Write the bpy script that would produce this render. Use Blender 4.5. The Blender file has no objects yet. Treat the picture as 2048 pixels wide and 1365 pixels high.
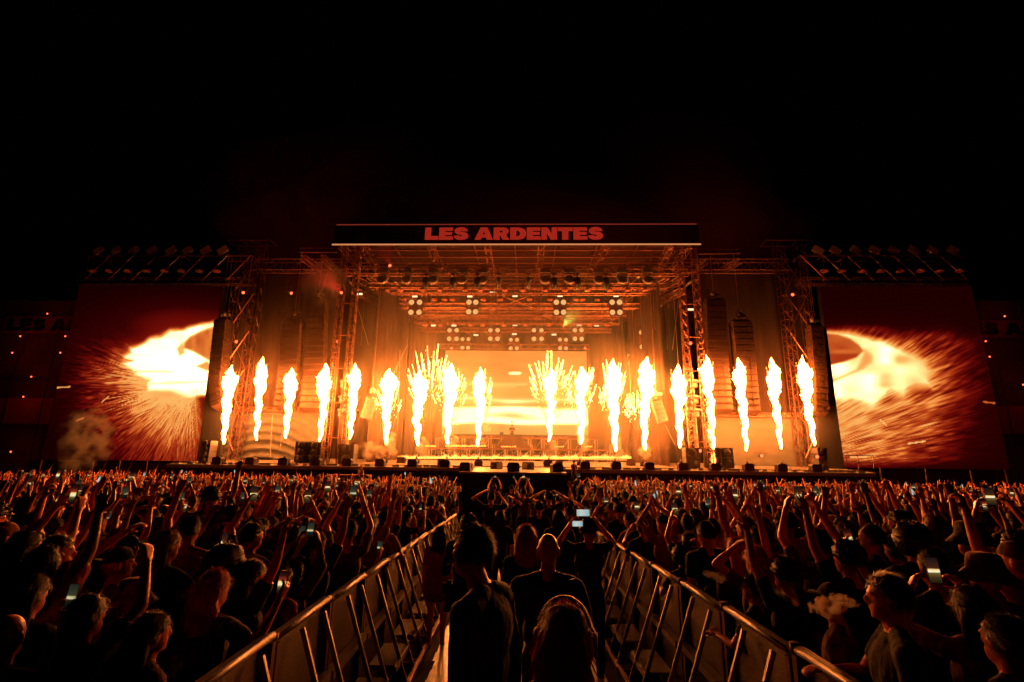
import bpy, bmesh, math, random
import numpy as np
from mathutils import Vector, Matrix, noise as mnoise
random.seed(7); RNG = np.random.default_rng(11)
R = math.radians
scene = bpy.context.scene
COL = scene.collection

# ------------------------------------------------------------------ camera
CAM_Z = 2.2
yaw, pitch, roll = R(1.85), math.atan(247.5/1024), R(0.72)
cam = bpy.data.objects.new('camera', bpy.data.cameras.new('camera')); COL.objects.link(cam)
fwd = Vector((-math.sin(yaw)*math.cos(pitch), math.cos(yaw)*math.cos(pitch), math.sin(pitch)))
rt0 = Vector((math.cos(yaw), math.sin(yaw), 0)); up0 = rt0.cross(fwd)
rt = rt0*math.cos(roll) + up0*math.sin(roll); up = rt.cross(fwd)
CP = Vector((0, 0, CAM_Z))
M = Matrix((rt, up, -fwd)).transposed().to_4x4(); M.translation = CP
cam.matrix_world = M
cam.data.lens = 18; cam.data.sensor_width = 36; cam.data.clip_end = 600; cam.data.clip_start = 0.05
scene.camera = cam
F = 1024.0

def P(px, py, Y):
    """point seen at photo pixel (px, py) standing at depth Y"""
    d = fwd*F + rt*(px-1024) - up*(py-682.5)
    return CP + d*((Y-CP.y)/d.y)
def proj(p):
    v = Vector(p)-CP; z = v.dot(fwd)
    return 1024+F*v.dot(rt)/z, 682.5-F*v.dot(up)/z
def gz(Y):
    """the field falls gently towards the stage"""
    return -0.5*min(1, max(0, (Y-2.0)/18.0))**1.0

# ------------------------------------------------------------------ world, exposure
w = bpy.data.worlds.new('World'); scene.world = w; w.use_nodes = True
bg = w.node_tree.nodes['Background']
bg.inputs[0].default_value = (0.02, 0.004, 0.006, 1); bg.inputs[1].default_value = 0.004
scene.view_settings.view_transform = 'Standard'; scene.view_settings.look = 'None'
scene.view_settings.exposure = 0; scene.view_settings.gamma = 1
scene.cycles.use_denoising = True
scene.cycles.max_bounces = 4; scene.cycles.diffuse_bounces = 2; scene.cycles.glossy_bounces = 2
scene.cycles.volume_bounces = 0; scene.cycles.transparent_max_bounces = 8
scene.cycles.sample_clamp_indirect = 3; scene.cycles.use_light_tree = True
scene.cycles.caustics_reflective = False; scene.cycles.caustics_refractive = False

# ------------------------------------------------------------------ materials
def mat(name, col, rough=.6, metal=0, spec=.5, var=0, vscale=3, bump=0, bscale=40, sheen=0):
    m = bpy.data.materials.new(name); m.use_nodes = True
    nt = m.node_tree; b = nt.nodes['Principled BSDF']
    b.inputs['Base Color'].default_value = (*col, 1); b.inputs['Roughness'].default_value = rough
    b.inputs['Metallic'].default_value = metal; b.inputs['Specular IOR Level'].default_value = spec
    if sheen: b.inputs['Sheen Weight'].default_value = sheen
    tc = nt.nodes.new('ShaderNodeTexCoord')
    if var:
        n = nt.nodes.new('ShaderNodeTexNoise'); n.inputs['Scale'].default_value = vscale; n.inputs['Detail'].default_value = 5
        mx = nt.nodes.new('ShaderNodeMixRGB'); mx.blend_type = 'MIX'
        mx.inputs[1].default_value = (*[c*(1-var) for c in col], 1); mx.inputs[2].default_value = (*[min(1, c*(1+var)) for c in col], 1)
        nt.links.new(tc.outputs['Object'], n.inputs['Vector']); nt.links.new(n.outputs['Fac'], mx.inputs[0]); nt.links.new(mx.outputs[0], b.inputs['Base Color'])
    if bump:
        n2 = nt.nodes.new('ShaderNodeTexNoise'); n2.inputs['Scale'].default_value = bscale; n2.inputs['Detail'].default_value = 4
        bp = nt.nodes.new('ShaderNodeBump'); bp.inputs['Strength'].default_value = bump; bp.inputs['Distance'].default_value = .02
        nt.links.new(tc.outputs['Object'], n2.inputs['Vector']); nt.links.new(n2.outputs['Fac'], bp.inputs['Height']); nt.links.new(bp.outputs[0], b.inputs['Normal'])
    return m
def emat(name, col, s, sampling='AUTO'):
    m = bpy.data.materials.new(name); m.use_nodes = True; nt = m.node_tree; nt.nodes.clear()
    e = nt.nodes.new('ShaderNodeEmission'); e.inputs[0].default_value = (*col, 1); e.inputs[1].default_value = s
    o = nt.nodes.new('ShaderNodeOutputMaterial'); nt.links.new(e.outputs[0], o.inputs[0])
    m.cycles.emission_sampling = sampling
    return m
FIRE = (1, .225, .036)
def flame_mat(name, lo, hi):
    m = emat(name, FIRE, 1); nt = m.node_tree; e = [n for n in nt.nodes if n.type == 'EMISSION'][0]
    lw = nt.nodes.new('ShaderNodeLayerWeight'); lw.inputs[0].default_value = .35
    mr = nt.nodes.new('ShaderNodeMapRange'); mr.inputs['From Min'].default_value = .2; mr.inputs['From Max'].default_value = .88
    mr.inputs['To Min'].default_value = hi; mr.inputs['To Max'].default_value = lo; mr.interpolation_type = 'SMOOTHSTEP'
    nt.links.new(lw.outputs['Facing'], mr.inputs['Value']); nt.links.new(mr.outputs[0], e.inputs[1])
    return m
MT = dict(
 flame=flame_mat('flame', 1.2, 118), lowflame=flame_mat('low_flame', 1.2, 6),
 spark=emat('spark', (1, .5, .12), 9, 'NONE'), trail=emat('spark_trail', (1, .38, .07), .9, 'NONE'),
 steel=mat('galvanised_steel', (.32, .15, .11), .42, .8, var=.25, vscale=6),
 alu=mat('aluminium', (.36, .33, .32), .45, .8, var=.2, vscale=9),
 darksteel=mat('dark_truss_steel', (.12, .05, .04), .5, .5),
 black=mat('black_paint', (.012, .012, .012), .5), blackbox=mat('black_cabinet', (.03, .028, .026), .55, var=.3, vscale=8),
 fixture=mat('grey_fixture_paint', (.4, .33, .31), .45),
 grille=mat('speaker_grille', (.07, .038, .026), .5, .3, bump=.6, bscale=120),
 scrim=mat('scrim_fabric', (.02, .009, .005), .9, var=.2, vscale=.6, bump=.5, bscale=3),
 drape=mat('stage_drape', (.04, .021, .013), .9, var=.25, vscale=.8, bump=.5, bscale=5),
 skirt=mat('swagged_fabric', (.11, .12, .11), .8, var=.1, vscale=1.2),
 deck=mat('stage_deck', (.26, .24, .23), .45, var=.3, vscale=1.5, bump=.2, bscale=30),
 catskirt=mat('black_stage_cloth', (.02, .012, .012), .85, var=.3, vscale=1),
 roofcloth=mat('roof_cloth', (.018, .005, .004), .85, var=.2, vscale=.5),
 banner=mat('banner_cloth', (.012, .008, .008), .8, var=.2, vscale=.5),
 wood=mat('plywood', (.6, .5, .36), .3, spec=.8, var=.4, vscale=7, bump=.15, bscale=50),
 tread=mat('checker_plate', (.4, .37, .33), .35, .8, var=.35, vscale=12, bump=.7, bscale=90),
 mesh_sheet=mat('perforated_sheet', (.07, .045, .03), .45, .5, var=.35, vscale=5, bump=.5, bscale=160),
 ground=mat('trampled_ground', (.07, .05, .035), .95, var=.5, vscale=1.5, bump=.8, bscale=8),
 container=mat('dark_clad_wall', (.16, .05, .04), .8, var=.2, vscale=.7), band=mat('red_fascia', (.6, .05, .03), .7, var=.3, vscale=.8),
 letters=mat('painted_letters_added_glow', (.75, .12, .08), .6), pale=mat('pale_plastic', (.12, .12, .13), .5),
 redlamp=emat('red_lamp_glass', (1, .1, .04), 4), blinder=emat('blinder_lens', (1, .5, .17), .95, 'NONE'), whitelamp=emat('white_lamp', (1, .75, .4), 1.6, 'NONE'),
 banneredge=emat('banner_light_strip', (1, .36, .13), .6), banneredge2=emat('banner_top_strip', (1, .12, .06), .16, 'NONE'),
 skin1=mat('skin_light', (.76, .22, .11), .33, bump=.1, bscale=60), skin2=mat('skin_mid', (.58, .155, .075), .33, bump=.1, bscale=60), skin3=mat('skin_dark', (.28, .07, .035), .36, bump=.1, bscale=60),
)
b = MT['letters'].node_tree.nodes['Principled BSDF']; b.inputs['Emission Color'].default_value = (.55, .03, .015, 1); b.inputs['Emission Strength'].default_value = .55  # red glow added on top of the letter paint to brighten it; no lamp
CL = {n: mat('cloth_'+n.replace(' ', '_'), c, .85, var=.2, vscale=4, bump=.9, bscale=14) for n, c in
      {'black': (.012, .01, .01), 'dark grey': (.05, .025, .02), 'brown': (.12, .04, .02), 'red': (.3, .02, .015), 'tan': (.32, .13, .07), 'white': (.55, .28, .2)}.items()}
def hairmat(name, c):
    m = mat(name, c, .45, spec=.55); nt = m.node_tree; b = nt.nodes['Principled BSDF']
    tc = nt.nodes.new('ShaderNodeTexCoord'); mp = nt.nodes.new('ShaderNodeMapping'); mp.inputs['Scale'].default_value = (150, 150, 14); n = nt.nodes.new('ShaderNodeTexNoise'); n.inputs['Scale'].default_value = 1; n.inputs['Detail'].default_value = 3
    bp = nt.nodes.new('ShaderNodeBump'); bp.inputs['Strength'].default_value = .5; bp.inputs['Distance'].default_value = .006
    nt.links.new(tc.outputs['Object'], mp.inputs[0]); nt.links.new(mp.outputs[0], n.inputs['Vector']); nt.links.new(n.outputs['Fac'], bp.inputs['Height']); nt.links.new(bp.outputs[0], b.inputs['Normal'])
    return m
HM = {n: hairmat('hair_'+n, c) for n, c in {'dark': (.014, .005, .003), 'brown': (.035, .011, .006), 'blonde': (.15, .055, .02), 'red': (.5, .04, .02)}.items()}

# ------------------------------------------------------------------ object helpers
def tag(o, label=None, cat=None, group=None, kind=None):
    if label: o['label'] = label
    if cat: o['category'] = cat
    if group: o['group'] = group
    if kind: o['kind'] = kind
    return o
def empty(name, loc=(0, 0, 0), rz=0):
    o = bpy.data.objects.new(name, None); COL.objects.link(o); o.location = loc; o.rotation_euler = (0, 0, rz); return o
class MB:
    """collects shapes for ONE mesh object"""
    def __init__(s): s.v = []; s.f = []; s.m = []; s.sm = []; s.n = 0
    def add(s, v, f, mi=0, smooth=False):
        n = len(s.v); s.v += [tuple(x) for x in v]; s.f += [tuple(i+n for i in q) for q in f]; s.m += [mi]*len(f); s.sm += [smooth]*len(f)
    def box(s, c, d, rot=None, mi=0):
        c = Vector(c); h = Vector(d)*.5; vs = [Vector((x*h.x, y*h.y, z*h.z)) for x in (-1, 1) for y in (-1, 1) for z in (-1, 1)]
        if rot: vs = [rot @ v for v in vs]
        s.add([c+v for v in vs], [(0, 1, 3, 2), (4, 6, 7, 5), (0, 4, 5, 1), (2, 3, 7, 6), (0, 2, 6, 4), (1, 5, 7, 3)], mi)
    def rod(s, a, b, r, n=5, r2=None, mi=0):
        a = Vector(a); b = Vector(b); d = b-a
        if d.length < 1e-6: return
        r2 = r if r2 is None else r2
        q = d.to_track_quat('Z', 'Y'); vs = []
        for c, rr in ((a, r), (b, r2)):
            for i in range(n):
                t = 2*math.pi*i/n; vs.append(c + q @ Vector((rr*math.cos(t), rr*math.sin(t), 0)))
        s.add(vs, [(i, (i+1) % n, n+(i+1) % n, n+i) for i in range(n)] + [tuple(range(n-1, -1, -1)), tuple(range(n, 2*n))], mi, n > 6)
    def quad(s, a, b, c, d, mi=0): s.add([a, b, c, d], [(0, 1, 2, 3)], mi)
    def prism(s, pts, y0, y1, mi=0):
        """pts in the XZ plane, extruded along Y"""
        n = len(pts); vs = [(x, y0, z) for x, z in pts]+[(x, y1, z) for x, z in pts]
        s.add(vs, [tuple(range(n)), tuple(range(2*n-1, n-1, -1))]+[(i, i+n, (i+1) % n+n, (i+1) % n) for i in range(n)], mi)
    def lathe(s, c, prof, n=12, rot=None, mi=0, smooth=True):
        c = Vector(c); vs = []
        for r, z in prof:
            for i in range(n):
                t = 2*math.pi*i/n; v = Vector((r*math.cos(t), r*math.sin(t), z)); vs.append(c+(rot @ v if rot else v))
        k = len(prof)
        s.add(vs, [(j*n+i, j*n+(i+1) % n, (j+1)*n+(i+1) % n, (j+1)*n+i) for j in range(k-1) for i in range(n)]+[tuple(range(n-1, -1, -1)), tuple(range((k-1)*n, k*n))], mi, smooth)
    def mesh(s, name, mats):
        me = bpy.data.meshes.new(name); me.from_pydata(s.v, [], s.f); me.validate()
        for m in (mats if isinstance(mats, (list, tuple)) else [mats]): me.materials.append(m)
        if len(me.polygons) == len(s.m):
            me.polygons.foreach_set('material_index', s.m); me.polygons.foreach_set('use_smooth', s.sm)
        return me
    def build(s, name, mats, parent=None, loc=None):
        o = bpy.data.objects.new(name, s.mesh(name, mats)); COL.objects.link(o)
        if parent: o.parent = parent
        if loc is not None: o.location = loc
        return o
def copy_tree(o, parent=None):
    c = o.copy(); COL.objects.link(c)
    if parent: c.parent = parent
    for ch in o.children: copy_tree(ch, c)
    return c
def truss(mb, a, b, w=.5, h=.5, r=.03, step=None, upv=Vector((0, 0, 1)), rd=None):
    """box truss from a to b: four chords and zigzag lattice"""
    a = Vector(a); b = Vector(b); d = (b-a); L = d.length; d.normalize()
    s = d.cross(upv); s = s.normalized() if s.length > .01 else Vector((1, 0, 0)); u = s.cross(d).normalized()
    step = step or max(w, h); n = max(1, round(L/step)); rd = rd or r*.6
    cs = [(s*(w/2)*i + u*(h/2)*j) for i, j in ((-1, -1), (1, -1), (1, 1), (-1, 1))]
    for c in cs: mb.rod(a+c, b+c, r, 4)
    for k in range(n+1):
        p = a+d*(L*k/n)
        for i in range(4): mb.rod(p+cs[i], p+cs[(i+1) % 4], rd, 3)
        if k < n:
            q = a+d*(L*(k+1)/n)
            for i in range(4):
                e, f = (cs[i], cs[(i+1) % 4]) if (k+i) % 2 else (cs[(i+1) % 4], cs[i])
                mb.rod(p+e, q+f, rd, 3)
ORD = ['', 'first', 'second', 'third', 'fourth', 'fifth', 'sixth', 'seventh', 'eighth', 'ninth', 'tenth', 'eleventh', 'twelfth', 'thirteenth', 'fourteenth', 'fifteenth', 'sixteenth', 'seventeenth', 'eighteenth', 'nineteenth', 'twentieth']
def ordn(i): return ORD[i] if i < len(ORD) else f'{i}th'
# ------------------------------------------------------------------ ground and lane floor
def grid_ground():
    mb = MB(); xs = [-160, -60, -25, -8, -2.6, 2.6, 8, 25, 60, 160]; ys = [-30, -5, 0, 2.5, 3.5, 5, 7, 9, 12, 16, 20.5, 30, 60, 120, 300]
    vs = [(x, y, gz(y)) for y in ys for x in xs]; n = len(xs)
    mb.add(vs, [(j*n+i, j*n+i+1, (j+1)*n+i+1, (j+1)*n+i) for j in range(len(ys)-1) for i in range(n-1)])
    tag(mb.build('ground', MT['ground']), 'trampled dark festival field sloping down to the stage', kind='structure')
grid_ground()
LX = lambda Y: -0.036*Y+.12           # centre line of the lane between the barriers
mb = MB(); k = 0; y = .8
while y < 21.5:                       # cross planks of the walkway
    L = .3
    z = gz(y)+.035; c = LX(y+.15)
    mb.box((c+RNG.uniform(-.02, .02), y+.15, z), (1.95, L-.012, .05+RNG.uniform(-.004, .004)), Matrix.Rotation(.033, 3, 'Z')); y += L
tag(mb.build('path', MT['wood']), 'plywood walkway laid down the lane between the crowd barriers', kind='structure')

# ------------------------------------------------------------------ stage, catwalk
YF = 36.0
zl = P(1032, 937, YF).z; zr = P(1032, 922, 44).z
SX0, SX1 = P(335, 930, YF).x, P(1750, 945, YF).x
SCX = P(1032, 930, YF).x
st = tag(empty('stage', (SCX, YF, gz(YF))), 'wide festival main stage with raked timber deck and dark cloth front', 'stage')
def part(mb, name, m, root):
    o = mb.build(name, m); o.parent = root; o.matrix_parent_inverse = root.matrix_basis.inverted(); return o
bpy.context.view_layer.update()
mb = MB()
mb.add([(SX0, YF, zl), (SX1, YF, zl), (SX1, 44, zr), (SX0, 44, zr), (SX0, 53, zr+.05), (SX1, 53, zr+.05)], [(0, 1, 2, 3), (3, 2, 5, 4)])
mb.add([(SX0, YF, zl-.25), (SX1, YF, zl-.25), (SX1, YF, zl-.004), (SX0, YF, zl-.004)], [(0, 1, 2, 3)])
part(mb, 'deck', MT['deck'], st)
mb = MB(); mb.quad((SX0, YF+.05, gz(YF)), (SX1, YF+.05, gz(YF)), (SX1, YF+.05, zl-.02), (SX0, YF+.05, zl-.02))
part(mb, 'front_cloth', MT['catskirt'], st)
mb = MB()
for dy, dz in ((-.06, -.06), (.9, .06), (1.6, .1)): mb.rod((SX0, YF+dy, zl+dz), (SX1, YF+dy, zl+dz), .05, 6)
for i in range(60):
    x = SX0+(SX1-SX0)*(i+.5)/60; mb.box((x+.3*math.sin(i*7), YF+.35, zl+.08), (.5+.3*math.sin(i*3.3), .25, .12))
part(mb, 'edge_rail', MT['alu'], st)
# catwalk
cx0, cx1 = P(918, 945, 24).x, P(1134, 947, 24).x; cz = P(1026, 945, 24).z; cc = (cx0+cx1)/2
cw = tag(empty('catwalk', (cc, 24, gz(24))), 'catwalk thrust running from the stage with black cloth front', 'catwalk')
bpy.context.view_layer.update()
mb = MB(); cr = P(1026, 936, 36).z
mb.add([(cx0, 24, cz), (cx1, 24, cz), (cx1, 36.0, cr+.03), (cx0, 36.0, cr+.03), (cx0, 24, cz-.09), (cx1, 24, cz-.09)], [(0, 1, 2, 3), (4, 5, 1, 0)])
part(mb, 'deck', MT['deck'], cw)
mb = MB()
for i in range(40):      # gently folded cloth
    a, b_ = i/40, (i+1)/40; f = lambda t: 24.03+.02*math.sin(t*60)
    mb.quad((cx0+(cx1-cx0)*a, f(a), gz(24)), (cx0+(cx1-cx0)*b_, f(b_), gz(24)), (cx0+(cx1-cx0)*b_, f(b_), cz-.09), (cx0+(cx1-cx0)*a, f(a), cz-.09))
for x in (cx0, cx1): mb.quad((x, 24.03, gz(24)), (x, 36, gz(30)), (x, 36, cr), (x, 24.03, cz-.09))
part(mb, 'front_cloth', MT['catskirt'], cw)
# low black boxes along the lip
proto = None; lips = [435, 501, 567, 632, 695, 760, 825, 890, 1170, 1232, 1298, 1365, 1430, 1496, 1562, 1630]
mb = MB(); mb.prism([(-.28, 0), (.28, 0), (.28, .34), (.2, .42), (-.2, .42), (-.28, .34)], -.22, .22); box0 = mb.mesh('cabinet', MT['blackbox'])
mb = MB(); mb.box((0, -.235, .2), (.46, .02, .3)); grl = mb.mesh('grille', MT['grille'])
mb = MB()
for x in (-.3, .3): mb.box((x, 0, .22), (.03, .12, .1))
hnd = mb.mesh('handle', MT['darksteel'])
def fill_box(px, Y, label, s=1.0, rz=0, py=None, group='speaker boxes along the stage lip', X=None):
    x = P(px, 935, Y).x if X is None else X
    z = zl+(zr-zl)*(Y-YF)/8 if Y > YF-.5 else cz+(cr-cz)*(Y-24)/12+.01
    r = tag(empty('front_fill_speaker', (x, Y, z), rz), label, 'speaker', group); r.scale = (s,)*3
    for n, me in (('cabinet', box0), ('grille', grl), ('handle', hnd)):
        o = bpy.data.objects.new(n, me); COL.objects.link(o); o.parent = r
    return r
for i, px in enumerate(lips): fill_box(px, YF+.3, f'black speaker box on the stage lip, {ordn(i+1)} from the left end', 1.15)
for px, Y, s, rz, l in ((933, 25.2, .95, -.3, 'black wedge monitor at the left front corner of the catwalk'), (1027, 24.7, 1.0, 0, 'black wedge monitor at the middle of the catwalk front edge'),
     (1113, 25.2, .95, .3, 'black wedge monitor at the right front corner of the catwalk'), (993, 30, 1.0, .9, 'tilted black lamp box on the left of the catwalk root'), (1056, 30, 1.0, -.9, 'tilted black lamp box on the right of the catwalk root'),
     (884, 38, 1.1, 0, 'small black box on the deck behind the left lip boxes'), (957, 37.6, 1, 0, 'small black box left of the catwalk root on deck'), (1096, 37.6, 1.1, 0, 'small black box right of the catwalk root on deck'),
     (1118, 39.2, .9, 0, 'little black box further back, right of the catwalk root'), (802, 39.5, 1.1, 0, 'black box at the left end of the long line of fire'), (1262, 40, 1.1, 0, 'black box at the right end of the long line of fire')):
    fill_box(px, Y, l, s, rz, group='black boxes and wedges on the deck')

# ------------------------------------------------------------------ roof, banner
YB = 37.0
bx0, bx1 = P(667, 490, YB).x, P(1399, 490, YB).x; bz0 = P(1032, 490.5, YB).z; bz1 = P(1032, 451, YB).z
roof = tag(empty('stage_roof', (SCX, YB, bz0)), 'large stage roof carried on four corner towers, with long name banner', 'stage roof')
bpy.context.view_layer.update()
mb = MB(); mb.box(((bx0+bx1)/2, YB, (bz0+bz1)/2), (bx1-bx0, .25, bz1-bz0-.1)); ban = part(mb, 'banner', MT['banner'], roof)
mb = MB(); mb.box(((bx0+bx1)/2, YB-.16, bz0-.02), (bx1-bx0+.1, .1, .09)); part(mb, 'light_strip', MT['banneredge'], roof)
mb = MB(); mb.box(((bx0+bx1)/2, YB-.16, bz1), (bx1-bx0-.3, .07, .06)); part(mb, 'light_strip', MT['banneredge2'], roof)
GL = {  # heavy extended capitals: (width, outline, hole)
 'L': (8.2, [(0, 0), (0, 8), (3.7, 8), (3.7, 2.4), (8.2, 2.4), (8.2, 0)], None),
 'E': (8.4, [(0, 0), (0, 8), (8.2, 8), (8.2, 5.9), (3.7, 5.9), (3.7, 5), (7.8, 5), (7.8, 3.1), (3.7, 3.1), (3.7, 2.1), (8.4, 2.1), (8.4, 0)], None),
 'T': (9, [(0, 8), (9, 8), (9, 5.6), (6.4, 5.6), (6.4, 0), (2.6, 0), (2.6, 5.6), (0, 5.6)], None),
 'N': (9.4, [(0, 0), (0, 8), (3.9, 8), (6.1, 4), (6.1, 8), (9.4, 8), (9.4, 0), (5.6, 0), (3.3, 4.1), (3.3, 0)], None),
 'A': (11, [(0, 0), (3.4, 8), (7.6, 8), (11, 0), (7.2, 0), (6.8, 1.4), (4.1, 1.4), (3.7, 0)], [(4.7, 3.3), (6.2, 3.3), (5.45, 5.7)]),
 'R': (9.6, [(0, 0), (0, 8), (6.4, 8), (8.3, 7.3), (9.1, 5.8), (8.6, 4.2), (7.3, 3.3), (9.6, 0), (5.5, 0), (4.1, 2.6), (3.7, 2.6), (3.7, 0)], [(3.7, 4.6), (3.7, 6), (5, 6), (5.5, 5.3), (5, 4.6)]),
 'D': (9.6, [(0, 0), (0, 8), (5, 8), (7.9, 7.3), (9.3, 5.7), (9.6, 4), (9.3, 2.3), (7.9, .7), (5, 0)], [(3.7, 2.1), (3.7, 5.9), (4.7, 5.9), (5.7, 5.1), (5.9, 4), (5.7, 2.9), (4.7, 2.1)]),
 'S': (9, [(.2, 2.7), (.5, 1.2), (2, .2), (4.4, -.1), (7, .2), (8.6, 1.2), (9, 2.6), (8.4, 4), (7, 4.8), (4.6, 5.2), (3.9, 5.6), (4.2, 6.1), (5, 6.1), (5.3, 5.6), (8.6, 5.6), (8, 7.2), (6.2, 8.1), (4, 8.2), (1.7, 7.7), (.5, 6.5), (.6, 4.9), (1.8, 3.8), (4.3, 3.2), (5.2, 2.7), (4.8, 2.1), (3.9, 2.1), (3.5, 2.7)], None)}
def lettering(txt, x0, x1, z0, z1, y, m):
    W = 0; pos = []
    for c in txt:
        if c == ' ': W += 3.4; continue
        pos.append((c, W)); W += GL[c][0]+.35
    bm = bmesh.new(); sx = (x1-x0)/W; sz = (z1-z0)/8
    for c, o_ in pos:
        es = []
        for loop in GL[c][1:]:
            if not loop: continue
            vs = [bm.verts.new((x0+(o_+px)*sx, y, z0+pz*sz)) for px, pz in loop]; es += [bm.edges.new((vs[i], vs[(i+1) % len(vs)])) for i in range(len(vs))]
        bmesh.ops.triangle_fill(bm, use_beauty=True, edges=es)
    r_ = bmesh.ops.extrude_face_region(bm, geom=bm.faces[:]); bmesh.ops.translate(bm, vec=(0, -.05, 0), verts=[v for v in r_['geom'] if isinstance(v, bmesh.types.BMVert)])
    bmesh.ops.recalc_face_normals(bm, faces=bm.faces[:])
    me = bpy.data.meshes.new('lettering'); bm.to_mesh(me); bm.free(); me.materials.append(m); return me
me = lettering('LES ARDENTES', P(851, 470, YB).x, P(1207, 470, YB).x, P(1029, 481.5, YB).z, P(1029, 457.5, YB).z, YB-.15, MT['letters'])
o = bpy.data.objects.new('lettering', me); COL.objects.link(o); o.parent = ban
# ceiling cloth and back
YK = 50.5
kx0, kx1 = P(880, 690, YK).x, P(1178, 690, YK).x
mb = MB(); zt = bz0+.6
mb.quad((bx0+.4, YB+.2, bz0+.9), (bx1-.4, YB+.2, bz0+.9), (bx1-.4, 52, bz0+1.6), (bx0+.4, 52, bz0+1.6)); part(mb, 'ceiling_cloth', MT['roofcloth'], roof)
mb = MB()
for i in range(9):
    y = YB+.5+i*1.6; z = bz0+.35+(y-YB)*.06
    mb.rod((bx0+.5, y, z), (bx1-.5, y, z), .06 if i % 2 else .09, 5)
for x in np.linspace(bx0+1, bx1-1, 9): mb.rod((x, YB+.2, bz0+.6), (x, 51, bz0+1.3), .06, 5)
part(mb, 'purlins', MT['steel'], roof)
# corner towers
for px0, px1, y0, y1, Y, side in ((664, 700, 920, 545, 38, 'left'), (1410, 1366, 925, 540, 38, 'right')):
    mb = MB(); a = P(px0, y0, Y); x = P(px1, y1, Y).x; X = (P(682 if side == 'left' else 1390, 740, Y)).x
    for dx in (-.55, .55): truss(mb, (X+dx, Y, zl), (X+dx, Y, bz0+.4), .42, .42, .035)
    for z in np.arange(zl+2, bz0, 2.6): mb.rod((X-.55, Y, z), (X+.55, Y, z+.0), .04, 4)
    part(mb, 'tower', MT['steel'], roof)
for px in (868, 1190):
    mb = MB(); X = P(px, 690, YK).x+(-1.2 if px < 1000 else 1.2); truss(mb, (X, YK-.5, zr), (X, YK-.5, bz0+.9), .5, .5, .04); part(mb, 'tower', MT['steel'], roof)
# slanting roof legs from banner to front lighting truss
ZT = P(1032, 548, 38.6).z
for xa, xb in ((683, 722), (727, 757), (862, 880), (975, 984), (1083, 1079), (1213, 1188), (1340, 1318), (1378, 1345)):
    mb = MB(); a = P(xa, 492, YB+.1); b_ = P(xb, 541, 38.6); truss(mb, a, b_, .42, .42, .03); part(mb, 'roof_beam', MT['steel'], roof)
for xa, ya, xb, yb, Y in ((600, 496, 668, 497, 38), (600, 505, 675, 505, 38), (1400, 499, 1478, 499, 38), (1395, 508, 1480, 507, 38)):
    mb = MB(); mb.rod(P(xa, ya, Y), P(xb, yb, Y), .06, 5); part(mb, 'cantilever_bar', MT['darksteel'], roof)
for s, xa, xb in ((0, 605, 640), (0, 645, 672), (1, 1412, 1388), (1, 1478, 1450)):
    mb = MB(); truss(mb, P(xa, 515 if s == 0 else 522, 37.4), P(xb, 540, 39.5), .4, .4, .03); part(mb, 'cantilever_truss', MT['darksteel'], roof)

# ------------------------------------------------------------------ drapes round the stage
def drape(name, a, b, z0, z1, m, label, folds=14, amp=.12, thick=.03, swag=0):
    mb = MB(); a = Vector(a); b = Vector(b); d = b-a; nrm = Vector((-d.y, d.x, 0)).normalized(); n = folds*6; rows = 34 if swag else 1; vs = []
    for j in range(rows+1):
        v = j/rows
        for i in range(n+1):
            t = i/n
            if swag:    # cloth hanging in curved swags
                off = swag*(abs(math.sin((v*6.2+1.1*(2*t-1)**2*2.6+.5*t)*math.pi))**.6-.5)*(.3+.7*math.sin(math.pi*t))*(1-.4*v)+.05*math.sin(t*folds*6.28)
            else: off = amp*math.sin(t*folds*2*math.pi)+amp*.5*math.sin(t*folds*4.7+1)
            p = a+d*t+nrm*off; vs.append((p.x, p.y, z0+(z1-z0)*v))
    mb.add(vs, [(j*(n+1)+i, j*(n+1)+i+1, (j+1)*(n+1)+i+1, (j+1)*(n+1)+i) for j in range(rows) for i in range(n)], 0, True)
    o = mb.build(name, m); return tag(o, label, 'curtain')
drape('backdrop_curtain', (P(700, 700, 51).x-2, 51, 0), (P(1370, 700, 51).x+2, 51, 0), zr, bz0+1.2, MT['drape'], 'dark red brown curtain across the back of the stage', 30)
for side, xa, xb in (('left', 745, 872), ('right', 1330, 1190)):
    a = P(xa, 760, 39.6); b_ = P(xb, 760, 49.5)
    for q in range(2):
        p, r_ = a.lerp(b_, q*.5), a.lerp(b_, q*.5+.46)
        drape('side_curtain', (p.x, p.y, 0), (r_.x, r_.y, 0), zr-.4, P(1032, 590, 44).z, MT['drape'], f'tall folded curtain on the {side} of the stage, {"front" if q == 0 else "rear"} one of two', 6)
for side, xa, xb in (('left', 440, 664), ('right', 1405, 1640)):
    xa_, xb_ = P(xa, 760, 41.4).x, P(xb, 760, 41.4).x
    zm = P(xb if side == 'left' else xa, 821 if side == 'left' else 830, 41).z
    drape('scrim', (xa_, 41.4, 0), (xb_, 41.4, 0), zm-.3, P(1032, 541, 41.4).z, MT['scrim'], f'tall brown scrim behind the {side} speaker columns', 7, .10)
    drape('fabric_skirt', (xa_, 41.1, 0), (xb_, 41.1, 0), zl+.1, zm, MT['skirt'], f'pale {"swagged" if side == "left" else "hanging"} cloth below the {side} scrim', 5, .12, swag=.6 if side == 'left' else .05)
    mb = MB(); truss(mb, (xa_, 40.9, zm), (xb_, 40.9, zm), .35, .35, .03); tag(mb.build('horizontal_truss', MT['steel']), f'horizontal truss above the cloth below the {side} scrim', 'truss')

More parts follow.
